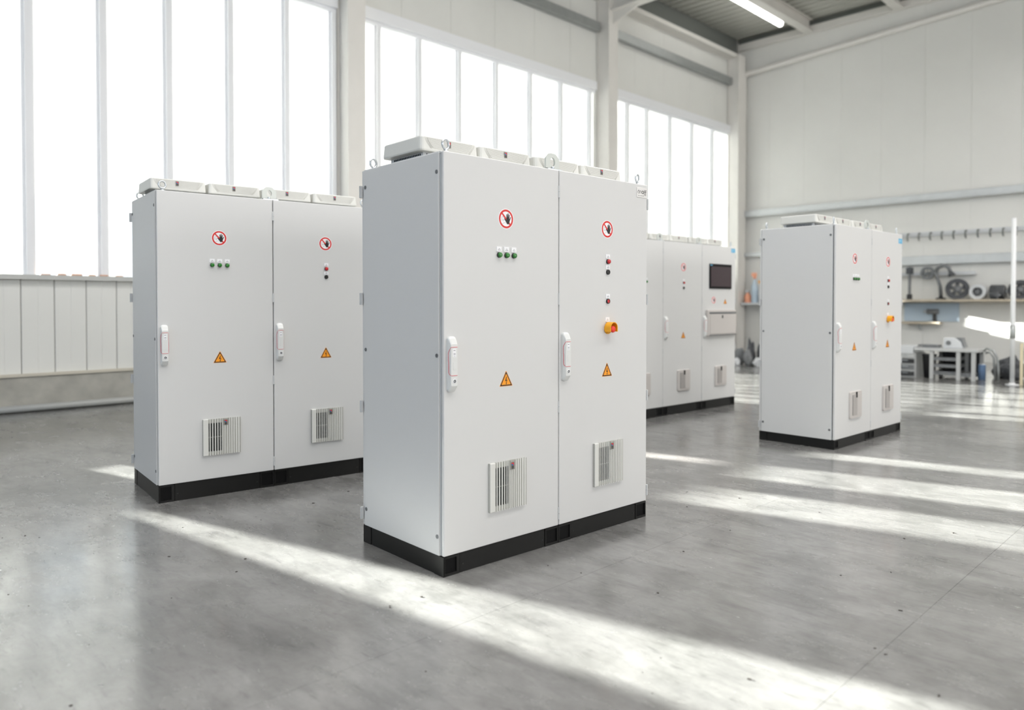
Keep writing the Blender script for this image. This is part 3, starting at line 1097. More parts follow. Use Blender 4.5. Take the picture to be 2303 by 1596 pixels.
def lifting_bracket(parent, x, y, z):
    def mk():
        m = MB()
        # plate with a hole: ring of quads between hole and outline
        n = 32
        def outl(a):
            c, s = math.cos(a), math.sin(a)
            hw, zt, zb, cc = .053, .048, -.036, .030
            t = 1e9
            for nx, nz, d in ((1, 0, hw), (-1, 0, hw), (0, 1, zt), (0, -1, -zb), (.7071, .7071, (hw + zt - cc) * .7071), (-.7071, .7071, (hw + zt - cc) * .7071)):
                q = nx * c + nz * s
                if q > 1e-6:
                    t = min(t, d / q)
            return (c * t, s * t)
        vs_, fs_ = [], []
        for k in range(n):
            a = 2 * PI * k / n
            ox, oz = outl(a)
            ix, iz = .0195 * math.cos(a), .0245 * math.sin(a)
            vs_ += [(ox, -.006, oz + .046), (ox, .006, oz + .046), (ix, -.006, iz + .046), (ix, .006, iz + .046)]
        for k in range(n):
            a, b = 4 * k, 4 * ((k + 1) % n)
            fs_ += [(a, b, b + 2, a + 2), (a + 1, a + 3, b + 3, b + 1), (a, a + 1, b + 1, b), (a + 2, b + 2, b + 3, a + 3)]
        m.add(vs_, fs_)
        m.box(-.053, .075, .004, .05, .004, .012)
        return m
    b = shared('lifting_bracket', 'liftb', mk, M_ZINC, parent, (x, y, z))
    def bolts():
        m = MB()
        m.cyl((-.004, -.012, .006), (-.004, -.012, .018), .009, seg=6)
        m.cyl((.058, .02, .012), (.058, .02, .022), .009, seg=6)
        m.box(-.05, .06, -.022, .004, -.0005, .006)
        return m
    shared('bracket_bolt', 'liftbolt', bolts, M_STEEL, b)


def fan_hood(parent, x, y, z, w_=0.378, plain=False):
    """roof ventilator with a louvred front, lower left front corner at (x, y, z)"""
    f = empty('roof_fan', (x, y, z), parent=parent)
    D, H0, H1 = .365, .036, .108

    def neck():
        m = MB()
        m.box(.045, w_ - .045, .045, D - .02, 0, H0)
        return m
    shared('fan_neck', 'fneck%.3f' % w_, neck, M_GREYD, f)

    def vents():
        m = MB()
        n = 17
        for r_ in range(2):
            z0 = .004 + r_ * .0125
            for k in range(n):
                yy = .065 + k * (D - .11) / n
                m.box(.0435, .0455, yy, yy + .0085, z0, z0 + .010)
            for k in range(n):
                xx = .065 + k * (w_ - .13) / n
                m.box(xx, xx + .0085, .0435, .0455, z0, z0 + .010)
        return m
    shared('vent_slots', 'fvent%.3f' % w_, vents, M_BLACKD, f)['kind'] = 'stuff'

    def hood():
        m = MB()
        def ring(i, zz, r):
            pts = []
            for cx_, cy_, a0 in ((w_ - i - r, D - i - r, 0), (i + r, D - i - r, 90), (i + r, i + r, 180), (w_ - i - r, i + r, 270)):
                pts += [(cx_ + r * math.cos(R(a0 + k * 30)), cy_ + r * math.sin(R(a0 + k * 30)), zz) for k in range(4)]
            return pts
        m.loft([ring(.002, H0 - .004, .020), ring(0, H0 + .003, .020), ring(.004, H1 - .008, .020), ring(.009, H1 - .0015, .018), ring(.018, H1, .014)])
        return m
    shared('hood', 'fhood%.3f' % w_, hood, M_PLAST, f)

    def louv():
        m = MB()
        # trapezoid field on the front face with horizontal ribs
        zt, zb = H1 - .007, H0 + .014
        def xl(zz):
            t = (zt - zz) / (zt - zb)
            return .040 + .034 * t ** 1.6
        nr = 10
        for k in range(nr):
            z0 = zb + (zt - zb) * k / nr
            z1 = z0 + (zt - zb) / nr * .70
            y0 = .0005 + .006 * (z0 - H0) / (H1 - H0)
            m.box(xl(z0), w_ - xl(z0), y0 - .004, y0 + .006, z0, z1, 0)
            m.box(xl(z0) - .001, w_ - xl(z0) + .001, y0 - .0024, y0 + .006, z1, z0 + (zt - zb) / nr, 1)
        for sgn in (0, 1):
            for off in (.006, .013):
                pts = []
                for k in range(9):
                    zz = zb - .004 + (zt - zb + .006) * k / 8
                    xx = xl(min(max(zz, zb), zt)) - off
                    yy = -.0006 + .006 * (zz - H0) / (H1 - H0)
                    pts.append((xx if sgn == 0 else w_ - xx, yy, zz))
                m.tube(pts, .0012, 5, 1)
        return m
    shared('louvre_panel', 'flouv%.3f' % w_, louv, [M_PLAST, M_PLASTD], f)
    badge(f, w_ / 2 - .01, -.002, (H0 + H1) / 2 + .006, .021, .032)


def screw(parent, b, z, x=-0.003):
    def mk():
        m = MB()
        m.lathe((0, 0, 0), (-1, 0, 0), [(0, .0105), (.0025, .0105), (.003, .008), (.0015, .0055)], 14)
        m.box(-.0022, -.0012, -.0065, .0065, -.0012, .0012)
        return m
    return shared('panel_screw', 'screw', mk, M_SCREW, parent, (x, b, z))


def cabinet(name, loc, yaw, label, group, D, splits, kinds, dz=0.0, extra=None):
    """splits: x positions of the module edges; kinds: per module layout"""
    root = empty(name, loc, yaw)
    tag(root, label, 'cabinet', group)
    x0, x1 = splits[0], splits[-1]
    zb, zt = 0.1 + dz, 2.1 + dz
    # plinth
    pz = zb
    MB().box(x0 + .012, x1 - .012, .016, D - .016, 0, pz).build('plinth', M_BLACK, root)
    corners = []
    for i, s in enumerate(splits):
        if i > 0:
            corners.append((s - .105, s, -1))
        if i < len(splits) - 1:
            corners.append((s, s + .105, 1))
    for a, b, sg in corners:
        c = MB()
        a2, b2 = a + .002, b - .002
        ho = .020 if sg > 0 else .012
        h0, h1 = (a2 + .012, a2 + .082) if a in (x0,) else (a2 + .008, b2 - .008)
        c.box(a2, b2, .004, .016, 0.0, .014)
        c.box(a2, b2, .004, .016, pz - .012, pz - .002)
        c.box(a2, h0, .004, .016, .014, pz - .012)
        c.box(h1, b2, .004, .016, .014, pz - .012)
        c.box(h0, h1, .012, .016, .014, pz - .012, 1)
        c.build('plinth_corner', [M_BLACK, M_BLACKD], root)
    for i in range(len(splits) - 1):
        m = MB()
        m.box(splits[i] + .107, splits[i + 1] - .107, .007, .016, .001, pz - .002)
        m.build('plinth_panel', M_BLACK, root)
        for xx in (splits[i] + .125, splits[i + 1] - .125):
            MB().cyl((xx, .0075, pz * .42), (xx, .0045, pz * .42), .004, seg=8).build('plinth_screw', M_BTNBLK, root)
    m = MB()
    m.box(x0 + .006, x0 + .012, .085, D - .085, .001, pz - .002)
    m.build('plinth_panel', M_BLACK, root)
    for ya_, yb_ in ((.004, .083), (D - .083, D - .004)):
        MB().box(x0 + .003, x0 + .012, ya_, yb_, .0, pz - .002).build('plinth_corner', M_BLACK, root)
    # carcass, gasket, side panel, roof
    MB().box(x0 + .007, x1 - .007, .030, D - .024, zb, zt - .006).build('carcass', M_GREYD, root, bevel=0.003)
    MB().box(x0 + .014, x1 - .014, .019, .031, zb + .012, zt - .016).build('door_gasket', M_GASKET, root)
    MB().box(x0 - .003, x0 + .008, .034, D - .026, zb + .001, zt - .002).build('side_panel', M_GREY, root, bevel=0.003)
    MB().box(x1 - .008, x1 + .003, .034, D - .026, zb + .001, zt - .002).build('side_panel', M_GREY, root, bevel=0.003)
    MB().box(x0 + .004, x1 - .004, .024, D - .022, zt - .008, zt + .003).build('roof_plate', M_GREY, root, bevel=0.002)
    for z in (2.002, 1.095, .195):
        for b in (.044, D - .020 - .030):
            screw(root, b + .004, z + dz, x0 - .003)
    for i in range(len(splits) - 1):
        a, b = splits[i], splits[i + 1]
        MB().box(a + .003, b - .003, 0, .021, zb + .002, zt).build('door', M_GREY, root, bevel=0.0045)
        MB().box(a + .003, b - .003, D - .021, D, zb + .002, zt).build('rear_door', M_GREY, root, bevel=0.0045)
        for z in (1.98, 1.379, .772, .168):
            hinge(root, b + (.004 if i == len(splits) - 2 else 0.0), .0035, z + dz)
        for z in (1.98, 1.379, .772, .168):
            h = hinge(root, a - (.006 if i == 0 else 0), D - .004, z + dz)
            h.rotation_euler = (0, 0, PI)
    # roof equipment
    for b in (.045, D - .045):
        eye_bolt(root, x0 + .050, b, zt + .002, 0.25)
        eye_bolt(root, x1 - .046, b, zt + .002, 0.25)
        for s in splits[1:-1]:
            lifting_bracket(root, s - .012, b, zt + .003)
    for i in range(len(splits) - 1):
        mw = splits[i + 1] - splits[i]
        off = .008
        fw = .378
        gap = (mw - 2 * fw) / 2
        for k in range(2):
            fan_hood(root, splits[i] + .004 + k * (fw + .016), .192, zt + .003, fw)
    # door furniture
    for i, kd in enumerate(kinds):
        a, b = splits[i], splits[i + 1]
        mid = a + .411
        if kd == 'blank':
            continue
        if kd != 'hmi':
            door_handle(root, a + .043, 1.053 + dz)
            prohibition_sign(root, mid, 1.797 + dz, .0495)
            voltage_sign(root, mid, .919 + dz, .0435, .078)
        if kd == 'lamps':
            for k in (-1, 0, 1):
                lamp(root, mid + .002 + k * .0515, 1.606 + dz, M_GREEN, 'g')
            filter_grille(root, a + .288, .268 + dz)
        if kd == 'lamps_plain':
            for k in (-1, 0, 1):
                lamp(root, mid + .026 + k * .0505, 1.604 + dz, M_GREEN, 'g')
            plain_grille(root, a + .300, .270 + dz)
        if kd in ('stop', 'two', 'stop_plain', 'two_plain'):
            xb = mid + .005
            lamp(root, xb, 1.604 + dz, M_BTNRED, 'r')
            lamp(root, xb, 1.541 + dz, M_BTNBLK, 'k', flat=True)
            if kd.startswith('stop'):
                lamp(root, xb, 1.367 + dz, M_BTNRED, 'rf', flat=True)
                name_plate(root, xb - .004, 1.258 + dz)
                emergency_stop(root, xb, 1.206 + dz)
            if kd.endswith('plain'):
                plain_grille(root, a + .285, .270 + dz)
            else:
                filter_grille(root, a + .287, .270 + dz)
        if kd == 'hmi':
            door_handle(root, a + .050, 1.050 + dz)
            prohibition_sign(root, a + .262, 1.393 + dz, .043)
            voltage_sign(root, a + .532, 1.345 + dz, .037, .064)
            plain_grille(root, a + .291, .275 + dz)
            p = MB().box(a + .157, a + .669, -.012, 0, 1.540 + dz, 1.862 + dz).build('operator_panel', M_BLACKD, root, bevel=0.004)
            MB().box(a + .182, a + .648, -.0135, -.011, 1.568 + dz, 1.828 + dz).build('display', M_SCREEN, p)
            MB().box(a + .170, a + .215, -.0128, -.0118, 1.838 + dz, 1.850 + dz).build('panel_print', M_BLUE, p)
            kx0, kx1, kz0, kz1 = a + .083, a + .748, .925 + dz, 1.266 + dz
            q = MB().box(kx0, kx1, -.036, 0, kz0, kz1).build('keyboard_box', M_BOXG, root, bevel=0.01)
            MB().box(kx0 + .045, kx1 - .012, -.042, -.034, kz0 + .030, kz1 - .060).build('keyboard_flap', M_BOXG, q, bevel=0.003)
            MB().box(kx0 + .035, kx1 - .006, -.040, -.035, kz1 - .052, kz1 - .028).build('grip_strip', M_SCREW, q)
            MB().box(kx0 + .035, kx1 - .006, -.040, -.035, kz0 + .006, kz0 + .020).build('grip_strip', M_SCREW, q)
            m = MB()
            m.box(a + .395, a + .418, -.046, -.041, kz1 - .110, kz1 - .070)
            m.build('flap_lock', M_GASKET, q)
    return root


def blue_label(root, x0, x1, z0, z1):
    b = MB().box(x0, x1, -.0012, 0, z0, z1).build('company_label', M_BLUE, root)
    m = MB()
    w_, h_ = x1 - x0, z1 - z0
    m.box(x0 + .10 * w_, x0 + .34 * w_, -.0015, -.0012, z0 + .50 * h_, z0 + .66 * h_)
    m.box(x0 + .40 * w_, x0 + .66 * w_, -.0015, -.0012, z0 + .50 * h_, z0 + .66 * h_)
    m.box(x0 + .10 * w_, x0 + .50 * w_, -.0015, -.0012, z0 + .28 * h_, z0 + .36 * h_)
    m.build('label_print', mat('label_print_pale', srgb(176, 214, 234), 0.5), b)


D0 = 0.766
G = 'grey electrical cabinets'
cabM = cabinet('electrical_cabinet', (-2.8446, 2.3155, 0), R(87.56), 'nearest light grey two-door cabinet with onoff plaque and yellow-hooded stop button', G, D0, [0, .8085, 1.604], ['lamps', 'stop'])
cabL = cabinet('electrical_cabinet', (-5.2567, 1.8051, 0), R(83.74), 'left light grey two-door cabinet with louvred inlets beside the window wall, no plaque', G, .755, [0, .797, 1.597], ['lamps', 'two'], dz=.018)
cabR = cabinet('electrical_cabinet', (-2.8217, 6.9386, 0), R(88.11), 'two-door grey cabinet with blue corner label standing nearest the workbench', G, .761, [0, .803, 1.590], ['lamps_plain', 'stop_plain'], dz=-.012)
ub = (math.cos(R(87.39)), math.sin(R(87.39)))
cabB = cabinet('electrical_cabinet', (-5.1452 - .53 * ub[0], 7.2906 - .53 * ub[1], 0), R(87.39), 'farthest grey cabinet row with dark display and keyboard box on its door', G, .80, [0, .812, 1.624, 2.400], ['lamps_plain', 'two_plain', 'hmi'], dz=.010)
blue_label(cabR, 1.485, 1.586, 1.990, 2.042)
blue_label(cabB, 2.296, 2.394, 2.036, 2.088)

# onoff plaque on the nearest cabinet
pq = MB().box(1.496, 1.597, -.0025, 0, 2.016, 2.078).build('company_plaque', mat('plaque', srgb(228, 226, 224), 0.45), cabM, bevel=0.002)


def letters():
    thin, bold = MB(), MB()
    y0, y1 = -.0032, -.0024
    zc, r = 2.050, .0085
    # power-symbol o, n
    x = 1.5135
    strip(thin, arc(x, zc, r, 115, 425, 18), .0022, y0, y1)
    strip(thin, [(x, zc + .002), (x, zc + .0135)], .0022, y0, y1)
    x = 1.5335
    strip(thin, [(x - .007, zc - r), (x - .007, zc + r)], .0022, y0, y1)
    strip(thin, arc(x, zc + .001, .007, 180, 0, 10) + [(x + .007, zc - r)], .0022, y0, y1)
    # bold off with long tails
    x = 1.5545
    strip(bold, arc(x, zc, r, 0, 360, 20), .0036, y0, y1)
    for x in (1.5705, 1.5825):
        strip(bold, [(x, zc - .0185), (x, zc + .008)] + arc(x + .0052, zc + .008, .0052, 180, 70, 6), .0034, y0, y1)
        strip(bold, [(x - .003, zc + .0035), (x + .006, zc + .0035)], .0026, y0, y1)
    return thin, bold


th_, bo_ = letters()
th_.build('thin_lettering', mat('plaque_ink_grey', srgb(120, 118, 116), 0.5), pq)
bo_.build('bold_lettering', M_INK, pq)
m = MB()
for a, b in ((1.506, 1.523), (1.526, 1.530), (1.533, 1.552), (1.5545, 1.5655)):
    m.box(a, b, -.0030, -.0024, 2.0262, 2.0288)
m.build('small_print', mat('plaque_ink_grey', srgb(120, 118, 116), 0.5), pq)


# ------------------------------------------------------------------ workshop corner at the back
def P(y):
    return y


# shelf in the corner with bottles
cs = empty('corner_shelf', (-10.3, 19.70, 1.36))
tag(cs, 'narrow white shelf board on the back wall in the hall corner', 'shelf')
MB().box(-.28, 1.9, -.22, .21, -.03, .03).build('shelf_board', M_LIGHT, cs)
for x in (.1, .9, 1.7):
    MB().prism([(.06, -.03), (.20, -.03), (.20, -.20)], 'x', x - .012, x + .012).build('shelf_bracket', M_GALVL, cs)


def bottle(x, h_, r_, m1, m2, label):
    e = empty('spray_bottle', (x, 19.62, 1.39))
    tag(e, label, 'bottle', 'bottles on the corner shelf')
    MB().lathe((0, 0, 0), (0, 0, 1), [(0, r_ * .95), (.01, r_), (h_ * .55, r_), (h_ * .72, r_ * .45), (h_ * .80, r_ * .40)], 16).build('bottle_body', m1, e)
    m = MB()
    m.cyl((0, 0, h_ * .80), (0, 0, h_ * .88), r_ * .45, seg=12)
    m.box(-r_ * .9, r_ * .5, -r_ * .3, r_ * .3, h_ * .88, h_)
    m.build('spray_head', m2, e)


bottle(-10.45, .36, .095, M_ORNG, M_LIGHT, 'squat orange spray bottle on the corner shelf')
bottle(-10.24, .84, .095, M_PALEB, M_ORNG, 'tall pale blue bottle with orange head on the corner shelf')
bottle(-10.03, .62, .09, M_LIGHT, M_YEL, 'white bottle with yellow head on the corner shelf')


# heap of dark scrap on the floor between the two far cabinets: single crumpled bags
def lump(name, c, s, m_, label, cat, group=None, seed=0, cuts=5):
    rnd = random.Random(seed)
    bm = bmesh.new()
    bmesh.ops.create_icosphere(bm, subdivisions=3, radius=1.0)
    ph = [(Vector((rnd.uniform(-1, 1), rnd.uniform(-1, 1), rnd.uniform(-1, 1))) * rnd.uniform(2, 7), rnd.uniform(0, 6), rnd.uniform(.04, .12)) for _ in range(9)]
    for v in bm.verts:
        p = v.co.copy()
        d = sum(a * math.sin(p.dot(k) + f) for k, f, a in ph)
        q = p * (1 + d)
        q = Vector((q.x * s[0], q.y * s[1], max(q.z, -.55) * s[2] + .55 * s[2]))
        v.co = q
    me = bpy.data.meshes.new(name)
    bm.to_mesh(me)
    bm.free()
    me.materials.append(m_)
    for p in me.polygons:
        p.use_smooth = False
    o = link(name, me, None, c)
    tag(o, label, cat, group)
    return o


for k, (x_, y_, z_, sx_, sy_, sz_, m_, lb) in enumerate((
        (-8.52, 15.10, 0, .13, .12, .16, M_CHAR, 'charcoal scrap lump at the left end of the heap below the corner shelf'),
        (-8.27, 15.02, 0, .11, .11, .10, M_LIGHT, 'small pale scrap lump at the front of the heap below the corner shelf'),
        (-8.04, 15.12, 0, .12, .12, .20, M_MID, 'mid grey upright scrap lump at the right front of the heap'),
        (-8.40, 15.42, 0, .13, .14, .26, M_MID, 'mid grey tall scrap lump behind the charcoal one at the left of the heap'),
        (-8.13, 15.42, 0, .13, .14, .38, M_CHAR, 'tallest charcoal scrap lump in the middle of the heap'),
        (-7.86, 15.40, 0, .12, .13, .30, M_CHAR, 'charcoal scrap lump at the right rear of the heap beside the labelled cabinet'),
        (-7.80, 15.08, 0, .10, .10, .13, M_LIGHT, 'pale scrap lump half hidden behind the labelled cabinet'))):
    lump('scrap_lump', (x_, y_, z_), (sx_ * .8, sy_ * .8, sz_), m_, lb, 'scrap', 'lumps in the scrap heap', 20 + k)
# offcut bars leaning above the heap
m = MB()
for k in range(5):
    m.cyl((-8.1 + .06 * k, 15.75, 0.02), (-7.86 + .05 * k, 16.1, 1.15 + .09 * k), .018, seg=8)
o = m.build('leaning_bars', M_GALVL)
tag(o, 'thin pale metal bars leaning behind the scrap sacks', 'bars')
o['kind'] = 'stuff'

# wall shelf on the right with machine parts
ws = empty('parts_shelf', (-4.0, 19.66, 1.46))
tag(ws, 'long wall shelf on the back wall carrying reels and machine parts', 'shelf')
MB().box(-2.6, 5.4, -.30, .25, -.05, .0).build('shelf_board', M_WOODP, ws)
for x in (-2.4, 1.9, 3.8):
    MB().prism([(.12, -.05), (.25, -.05), (.25, -.22)], 'x', x - .012, x + .012).build('shelf_bracket', M_GALVL, ws)
ul = empty('upper_ledge', (-5.72, 19.80, 2.04))
tag(ul, 'short pale ledge on the back wall above the long parts shelf', 'shelf')
MB().box(-.88, .87, -.02, .12, 0, .08).build('ledge_board', M_LIGHT, ul)

# girt with pegs
m = MB()
m.box(-6.9, XR, YB - .14, YB - .005, 2.30, 2.52)
struct(m.build('girt_beam', M_GALVL, bevel=.02))
pr = empty('peg_rail', (-5.2, YB - .02, 3.05))
tag(pr, 'long pale rail of hanging hooks high on the back wall', 'rail')
MB().box(-1.7, 6.0, -.04, .015, -.05, .05).build('rail_board', M_LIGHT, pr)
def hookmesh():
    return MB().tube([(0, -.04, .02), (0, -.12, .02), (0, -.15, -.04), (0, -.13, -.13), (0, -.09, -.15)], .018, 6)
for k in range(30):
    shared('hook', 'peghook', hookmesh, M_GALVD, pr, (-1.6 + .25 * k, 0, 0))


def reel(name, x, y, z, r_, th, m_, label, hub=.35, cat='reel', group=None, tilt=0.0):
    e = empty(name, (x, y, z + r_))
    e.rotation_euler = (0, 0, tilt)
    tag(e, label, cat, group)
    m = MB()
    n = 28
    vs_, fs_ = [], []
    for k in range(n):
        c, s = math.cos(2 * PI * k / n), math.sin(2 * PI * k / n)
        for rr_, yy in ((r_, -th), (r_, th), (r_ * .62, th), (r_ * .62, -th)):
            vs_.append((rr_ * c, yy, rr_ * s))
    for k in range(n):
        a, b = 4 * k, 4 * ((k + 1) % n)
        for i in range(4):
            j = (i + 1) % 4
            fs_.append((a + i, b + i, b + j, a + j))
    m.add(vs_, fs_)
    m.build('rim', m_, e)
    m = MB()
    for k in range(5):
        a = 2 * PI * k / 5 + .3
        m.obox((0, 0), (1, 0), (0, 1), 0.001, 0.001, 0, 0.001)
        m.tube([(0, 0, 0), (r_ * .64 * math.cos(a), 0, r_ * .64 * math.sin(a))], th * .5, 6)
    m.cyl((0, -th * 1.1, 0), (0, th * 1.1, 0), r_ * .2, seg=14)
    m.build('hub', M_MID, e)
    return e


reel('handwheel', -5.83, 19.72, 1.72 + .22, .155, .03, M_MID, 'small grey handwheel hung on the back wall above the shelf', cat='wheel')
reel('cable_reel', -5.14, 19.52, 1.46, .24, .09, M_CHAR, 'dark cable reel standing on the wall shelf left of the pale hose', group='reels on the wall shelf', tilt=.35)
reel('cable_reel', -3.92, 19.55, 1.46, .21, .11, M_CHAR, 'dark cable reel standing on the wall shelf behind the white post', group='reels on the wall shelf', tilt=.35)
reel('hose_coil', -4.71, 19.52, 1.46, .17, .10, M_LIGHT, 'white coiled hose standing on the wall shelf', cat='coil')
# clamp
cp = empty('bar_clamp', (-6.22, 19.69, 1.46))
tag(cp, 'upright dark bar clamp on the wall shelf', 'clamp')
MB().box(-.025, .025, -.03, .03, 0, .80).build('clamp_bar', M_MID, cp)
MB().box(-.07, .07, -.05, .05, .62, .78).build('clamp_jaw', M_CHAR, cp)
MB().box(-.05, .05, -.05, .05, .0, .13).build('clamp_foot', M_DARK, cp)
# jointed lamp arm
la = empty('swing_arm', (-5.52, 19.66, 1.46))
tag(la, 'jointed grey swing arm bending over the wall shelf', 'arm')
MB().lathe((0, 0, 0), (0, 0, 1), [(0, .11), (.03, .11), (.05, .04), (.10, .035)], 16).build('arm_base', M_DARK, la)
MB().tube([(0, 0, .08), (-.02, 0, .32), (-.10, 0, .58), (-.12, 0, .66)], .04, 8).build('lower_arm', M_MID, la)
MB().tube([(-.12, 0, .66), (-.06, 0, .76), (.06, -.02, .80), (.17, -.04, .74), (.21, -.05, .64)], .045, 8).build('upper_arm', M_MID, la)
MB().lathe((.21, -.05, .66), (.3, 0, -1), [(0, .03), (.05, .06), (.11, .08)], 14).build('arm_head', M_CHAR, la)


def motor(x, y, z, s, label):
    e = empty('electric_motor', (x, y, z))
    tag(e, label, 'motor', 'motors on the wall shelf')
    m = MB()
    m.cyl((-.5 * s, 0, .5 * s), (.35 * s, 0, .5 * s), .42 * s, seg=18)
    m.build('motor_body', M_MID, e)
    m = MB()
    for k in range(6):
        m.cyl((-.42 * s + .13 * s * k, 0, .5 * s), (-.38 * s + .13 * s * k, 0, .5 * s), .47 * s, seg=18)
    m.build('cooling_fin', M_CHAR, e)
    MB().cyl((.35 * s, 0, .5 * s), (.55 * s, 0, .5 * s), .1 * s, seg=10).build('shaft', M_STEEL, e)
    m = MB()
    m.box(-.40 * s, .25 * s, -.35 * s, .35 * s, 0, .10 * s)
    m.build('motor_foot', M_DARK, e)


motor(-4.34, 19.68, 1.46, .34, 'grey finned motor on the wall shelf between white coil and dark reel')
motor(-4.36, 19.42, 1.46, .18, 'smaller finned motor in front of the larger one on the wall shelf')
# lower short shelf with a dark tool
ls = empty('short_shelf', (-5.95, 19.70, .90))
tag(ls, 'short low shelf on the back wall behind the labelled cabinet', 'shelf')
MB().box(-.45, .40, -.02, .21, -.03, .02).build('shelf_board', M_WOODP, ls)
MB().prism([(.08, -.03), (.21, -.03), (.21, -.18)], 'x', -.1, -.07).build('shelf_bracket', M_GALVL, ls)
bp_ = empty('tool_board', (-5.95, YB - .02, 1.155))
tag(bp_, 'pale blue tool board between the two wall shelves', 'board')
MB().box(-.45, .75, -.01, .015, -.22, .22).build('board_panel', M_PALEB, bp_)
dr = empty('power_drill', (-5.70, 19.83, .92))
tag(dr, 'dark power drill standing on the short low shelf', 'drill')
MB().box(-.035, .035, -.035, .035, 0, .20).build('drill_grip', M_DARK, dr, bevel=.01)
MB().cyl((-.16, 0, .25), (.08, 0, .25), .06, seg=14).build('drill_body', M_MID, dr)
MB().cyl((-.24, 0, .25), (-.16, 0, .25), .025, .04, seg=12).build('drill_chuck', M_STEEL, dr)

# workbench
BY = 14.9
wbn = empty('workbench', (-4.0, BY, 0))
tag(wbn, 'grey steel workbench with open shelf bay standing before the back wall', 'bench')
MB().box(-.62, .40, -.02, .62, .50, .55).build('bench_top', M_BENCH, wbn, bevel=.006)
for x in (-.33, .10, .335):
    for y_ in (0, .54):
        MB().box(x - .03, x + .03, y_, y_ + .06, 0, .50).build('bench_leg', M_BENCH, wbn)
for z_ in (.08, .21, .335):
    MB().box(-.30, .07, .02, .58, z_, z_ + .055).build('shelf_tray', M_MID, wbn)
MB().box(-.30, .30, .56, .60, .03, .49).build('bench_back', M_DARK, wbn)
MB().box(.13, .305, .05, .56, .06, .12).build('shelf_tray', M_MID, wbn)
# drawer cabinet at the left of the bench
dc = empty('drawer_cabinet', (-4.72, BY, 0))
tag(dc, 'pale drawer cabinet with stacked boards at the left end of the workbench', 'drawer cabinet')
MB().box(-.22, .12, .02, .60, 0, .44).build('cabinet_body', M_BENCH, dc)
for k, (z_, m_) in enumerate(((.03, M_DARK), (.15, M_MID), (.26, M_DARK), (.36, M_BENCH))):
    dw = MB().box(-.20, .10, -.005, .03, z_, z_ + .075).build('drawer', m_, dc)
    MB().box(-.10, .0, -.022, -.005, z_ + .045, z_ + .055).build('drawer_pull', M_STEEL, dw)
for k in range(5):
    b_ = MB().box(-.23, .09 - .01 * (k % 2), 0, .60, .442 + .026 * k, .466 + .026 * k).build('white_board', M_LIGHT, None, (-4.72, BY, 0))
    tag(b_, '%s white board of the flat stack on top of the drawer cabinet' % ('lowest', 'second lowest', 'middle', 'second highest', 'topmost')[k], 'board', 'boards stacked on the drawer cabinet')
# under-bench bin between
bn = empty('waste_bin', (-4.45, BY + .3, 0))
tag(bn, 'dark grey bin standing under the left end of the workbench', 'bin')
MB().lathe((0, 0, 0), (0, 0, 1), [(0, .09), (.40, .115), (.42, .12), (.40, .108), (.05, .085)], 18).build('bin_body', M_DARK, bn)
MB().lathe((0, 0, .40), (0, 0, 1), [(0, .122), (.025, .122), (.025, .112), (0, .112)], 18).build('bin_rim', M_CHAR, bn)
# machine on the bench
gm = empty('bench_grinder', (-4.03, BY + .3, .55))
tag(gm, 'pale bench machine with sloping cover on the workbench', 'machine')
MB().prism([(-.16, 0), (.16, 0), (.12, .12), (.04, .19), (-.15, .19)], 'y', -.12, .12).build('machine_body', M_LIGHT, gm, bevel=.01)
MB().prism([(.02, .195), (.13, .195), (.18, .02), (.16, .02)], 'y', -.10, .10).build('sloping_cover', M_MID, gm)
MB().cyl((-.07, -.12, .10), (-.07, -.15, .10), .04, seg=16).build('dial', M_MID, gm)
# flat plates on the bench
for k, (x, z_, a) in enumerate(((-4.44, .5765, .0), (-4.40, .5505, .15))):
    m = MB()
    m.obox((0, 0), (math.cos(a), math.sin(a)), (-math.sin(a), math.cos(a)), .16 - .02 * k, .14, 0, .025)
    o = m.build('steel_plate', M_MID, None, (x, BY + .28, z_))
    tag(o, ('upper dark steel plate lying at the left end of the workbench', 'lower dark steel plate lying flat on the workbench top')[k], 'plate', 'steel plates on the bench')
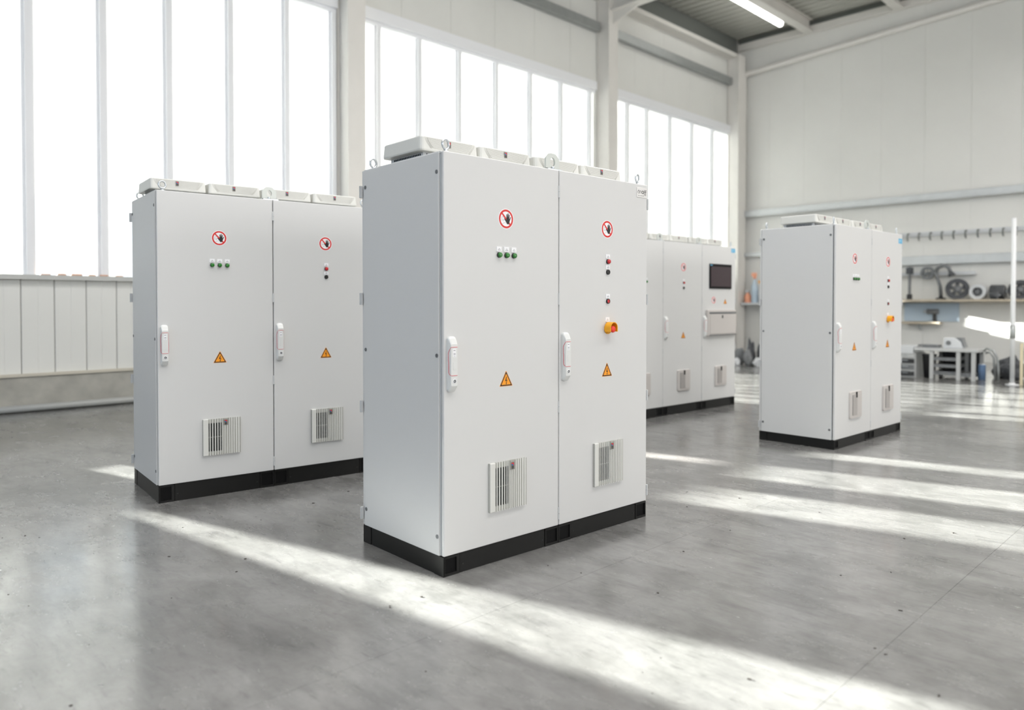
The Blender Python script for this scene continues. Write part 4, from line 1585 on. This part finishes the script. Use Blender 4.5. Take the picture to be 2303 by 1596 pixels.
# bent conduit beside the bench
m = MB()
m.tube([(-3.57, BY + .25, .52), (-3.52, BY + .25, .57), (-3.42, BY + .25, .54), (-3.36, BY + .25, .42), (-3.34, BY + .25, .2), (-3.34, BY + .25, 0)], .02, 8)
m.tube([(-3.57, BY + .4, .48), (-3.50, BY + .4, .50), (-3.44, BY + .4, .40), (-3.42, BY + .4, .0)], .02, 8)
tag(m.build('bent_conduit', M_GALV), 'bent grey conduit arching down at the right end of the workbench', 'conduit')
# dark sack at the right of the bench
lump('rubble_sack', (-3.30, 15.85, 0), (.22, .20, .24), M_CHAR, 'dark sack slumped on the floor right of the workbench', 'sack', None, 5)
cn = empty('paint_can', (-3.62, 15.28, 0))
tag(cn, 'blue and white can standing between workbench and dark sack', 'can')
MB().lathe((0, 0, 0), (0, 0, 1), [(0, .06), (.26, .06), (.265, .062), (.27, .055)], 18).build('can_body', mat('can_blue', srgb(130, 160, 200), .4), cn)
MB().cyl((0, 0, .268), (0, 0, .285), .05, seg=18).build('can_lid', M_LIGHT, cn)
# slim post
po = empty('slim_post', (-3.03, 14.65, 0))
tag(po, 'slim white free-standing post in front of the back wall', 'post')
MB().cyl((0, 0, .02), (0, 0, 2.78), .035, seg=14).build('post_tube', M_POLE, po)
MB().cyl((0, 0, .78), (0, 0, 1.0), .045, seg=14).build('post_sleeve', M_GALV, po)
MB().lathe((0, 0, 0), (0, 0, 1), [(0, .10), (.015, .10), (.02, .05), (.04, .04)], 18).build('post_foot', M_POLE, po)
# rack at the right edge
rk = empty('storage_rack', (-2.61, 14.9, 0))
tag(rk, 'pale yellow-posted storage rack of grey boxes at the right of the post', 'rack')
for x in (-.30, .35):
    for y_ in (-.2, .25):
        MB().box(x - .02, x + .02, y_ - .02, y_ + .02, 0, .70).build('rack_post', mat('rack_cream', srgb(220, 208, 176), .5), rk)
for z_ in (.10, .38, .62):
    MB().box(-.30, .35, -.2, .25, z_, z_ + .025).build('rack_shelf', M_LIGHT, rk)
for k, z_ in enumerate((.125, .405)):
    for j in range(2):
        o = MB().box(-.14, .14, -.16, .16, 0, .17).build('storage_box', M_MID, None, (-2.75 + .31 * j, 14.92, z_), bevel=.01)
        tag(o, 'grey storage box on the %s shelf of the cream rack, %s one' % (('lower', 'upper')[k], ('nearer the post', 'farther from the post')[j]), 'box', 'boxes on the rack')
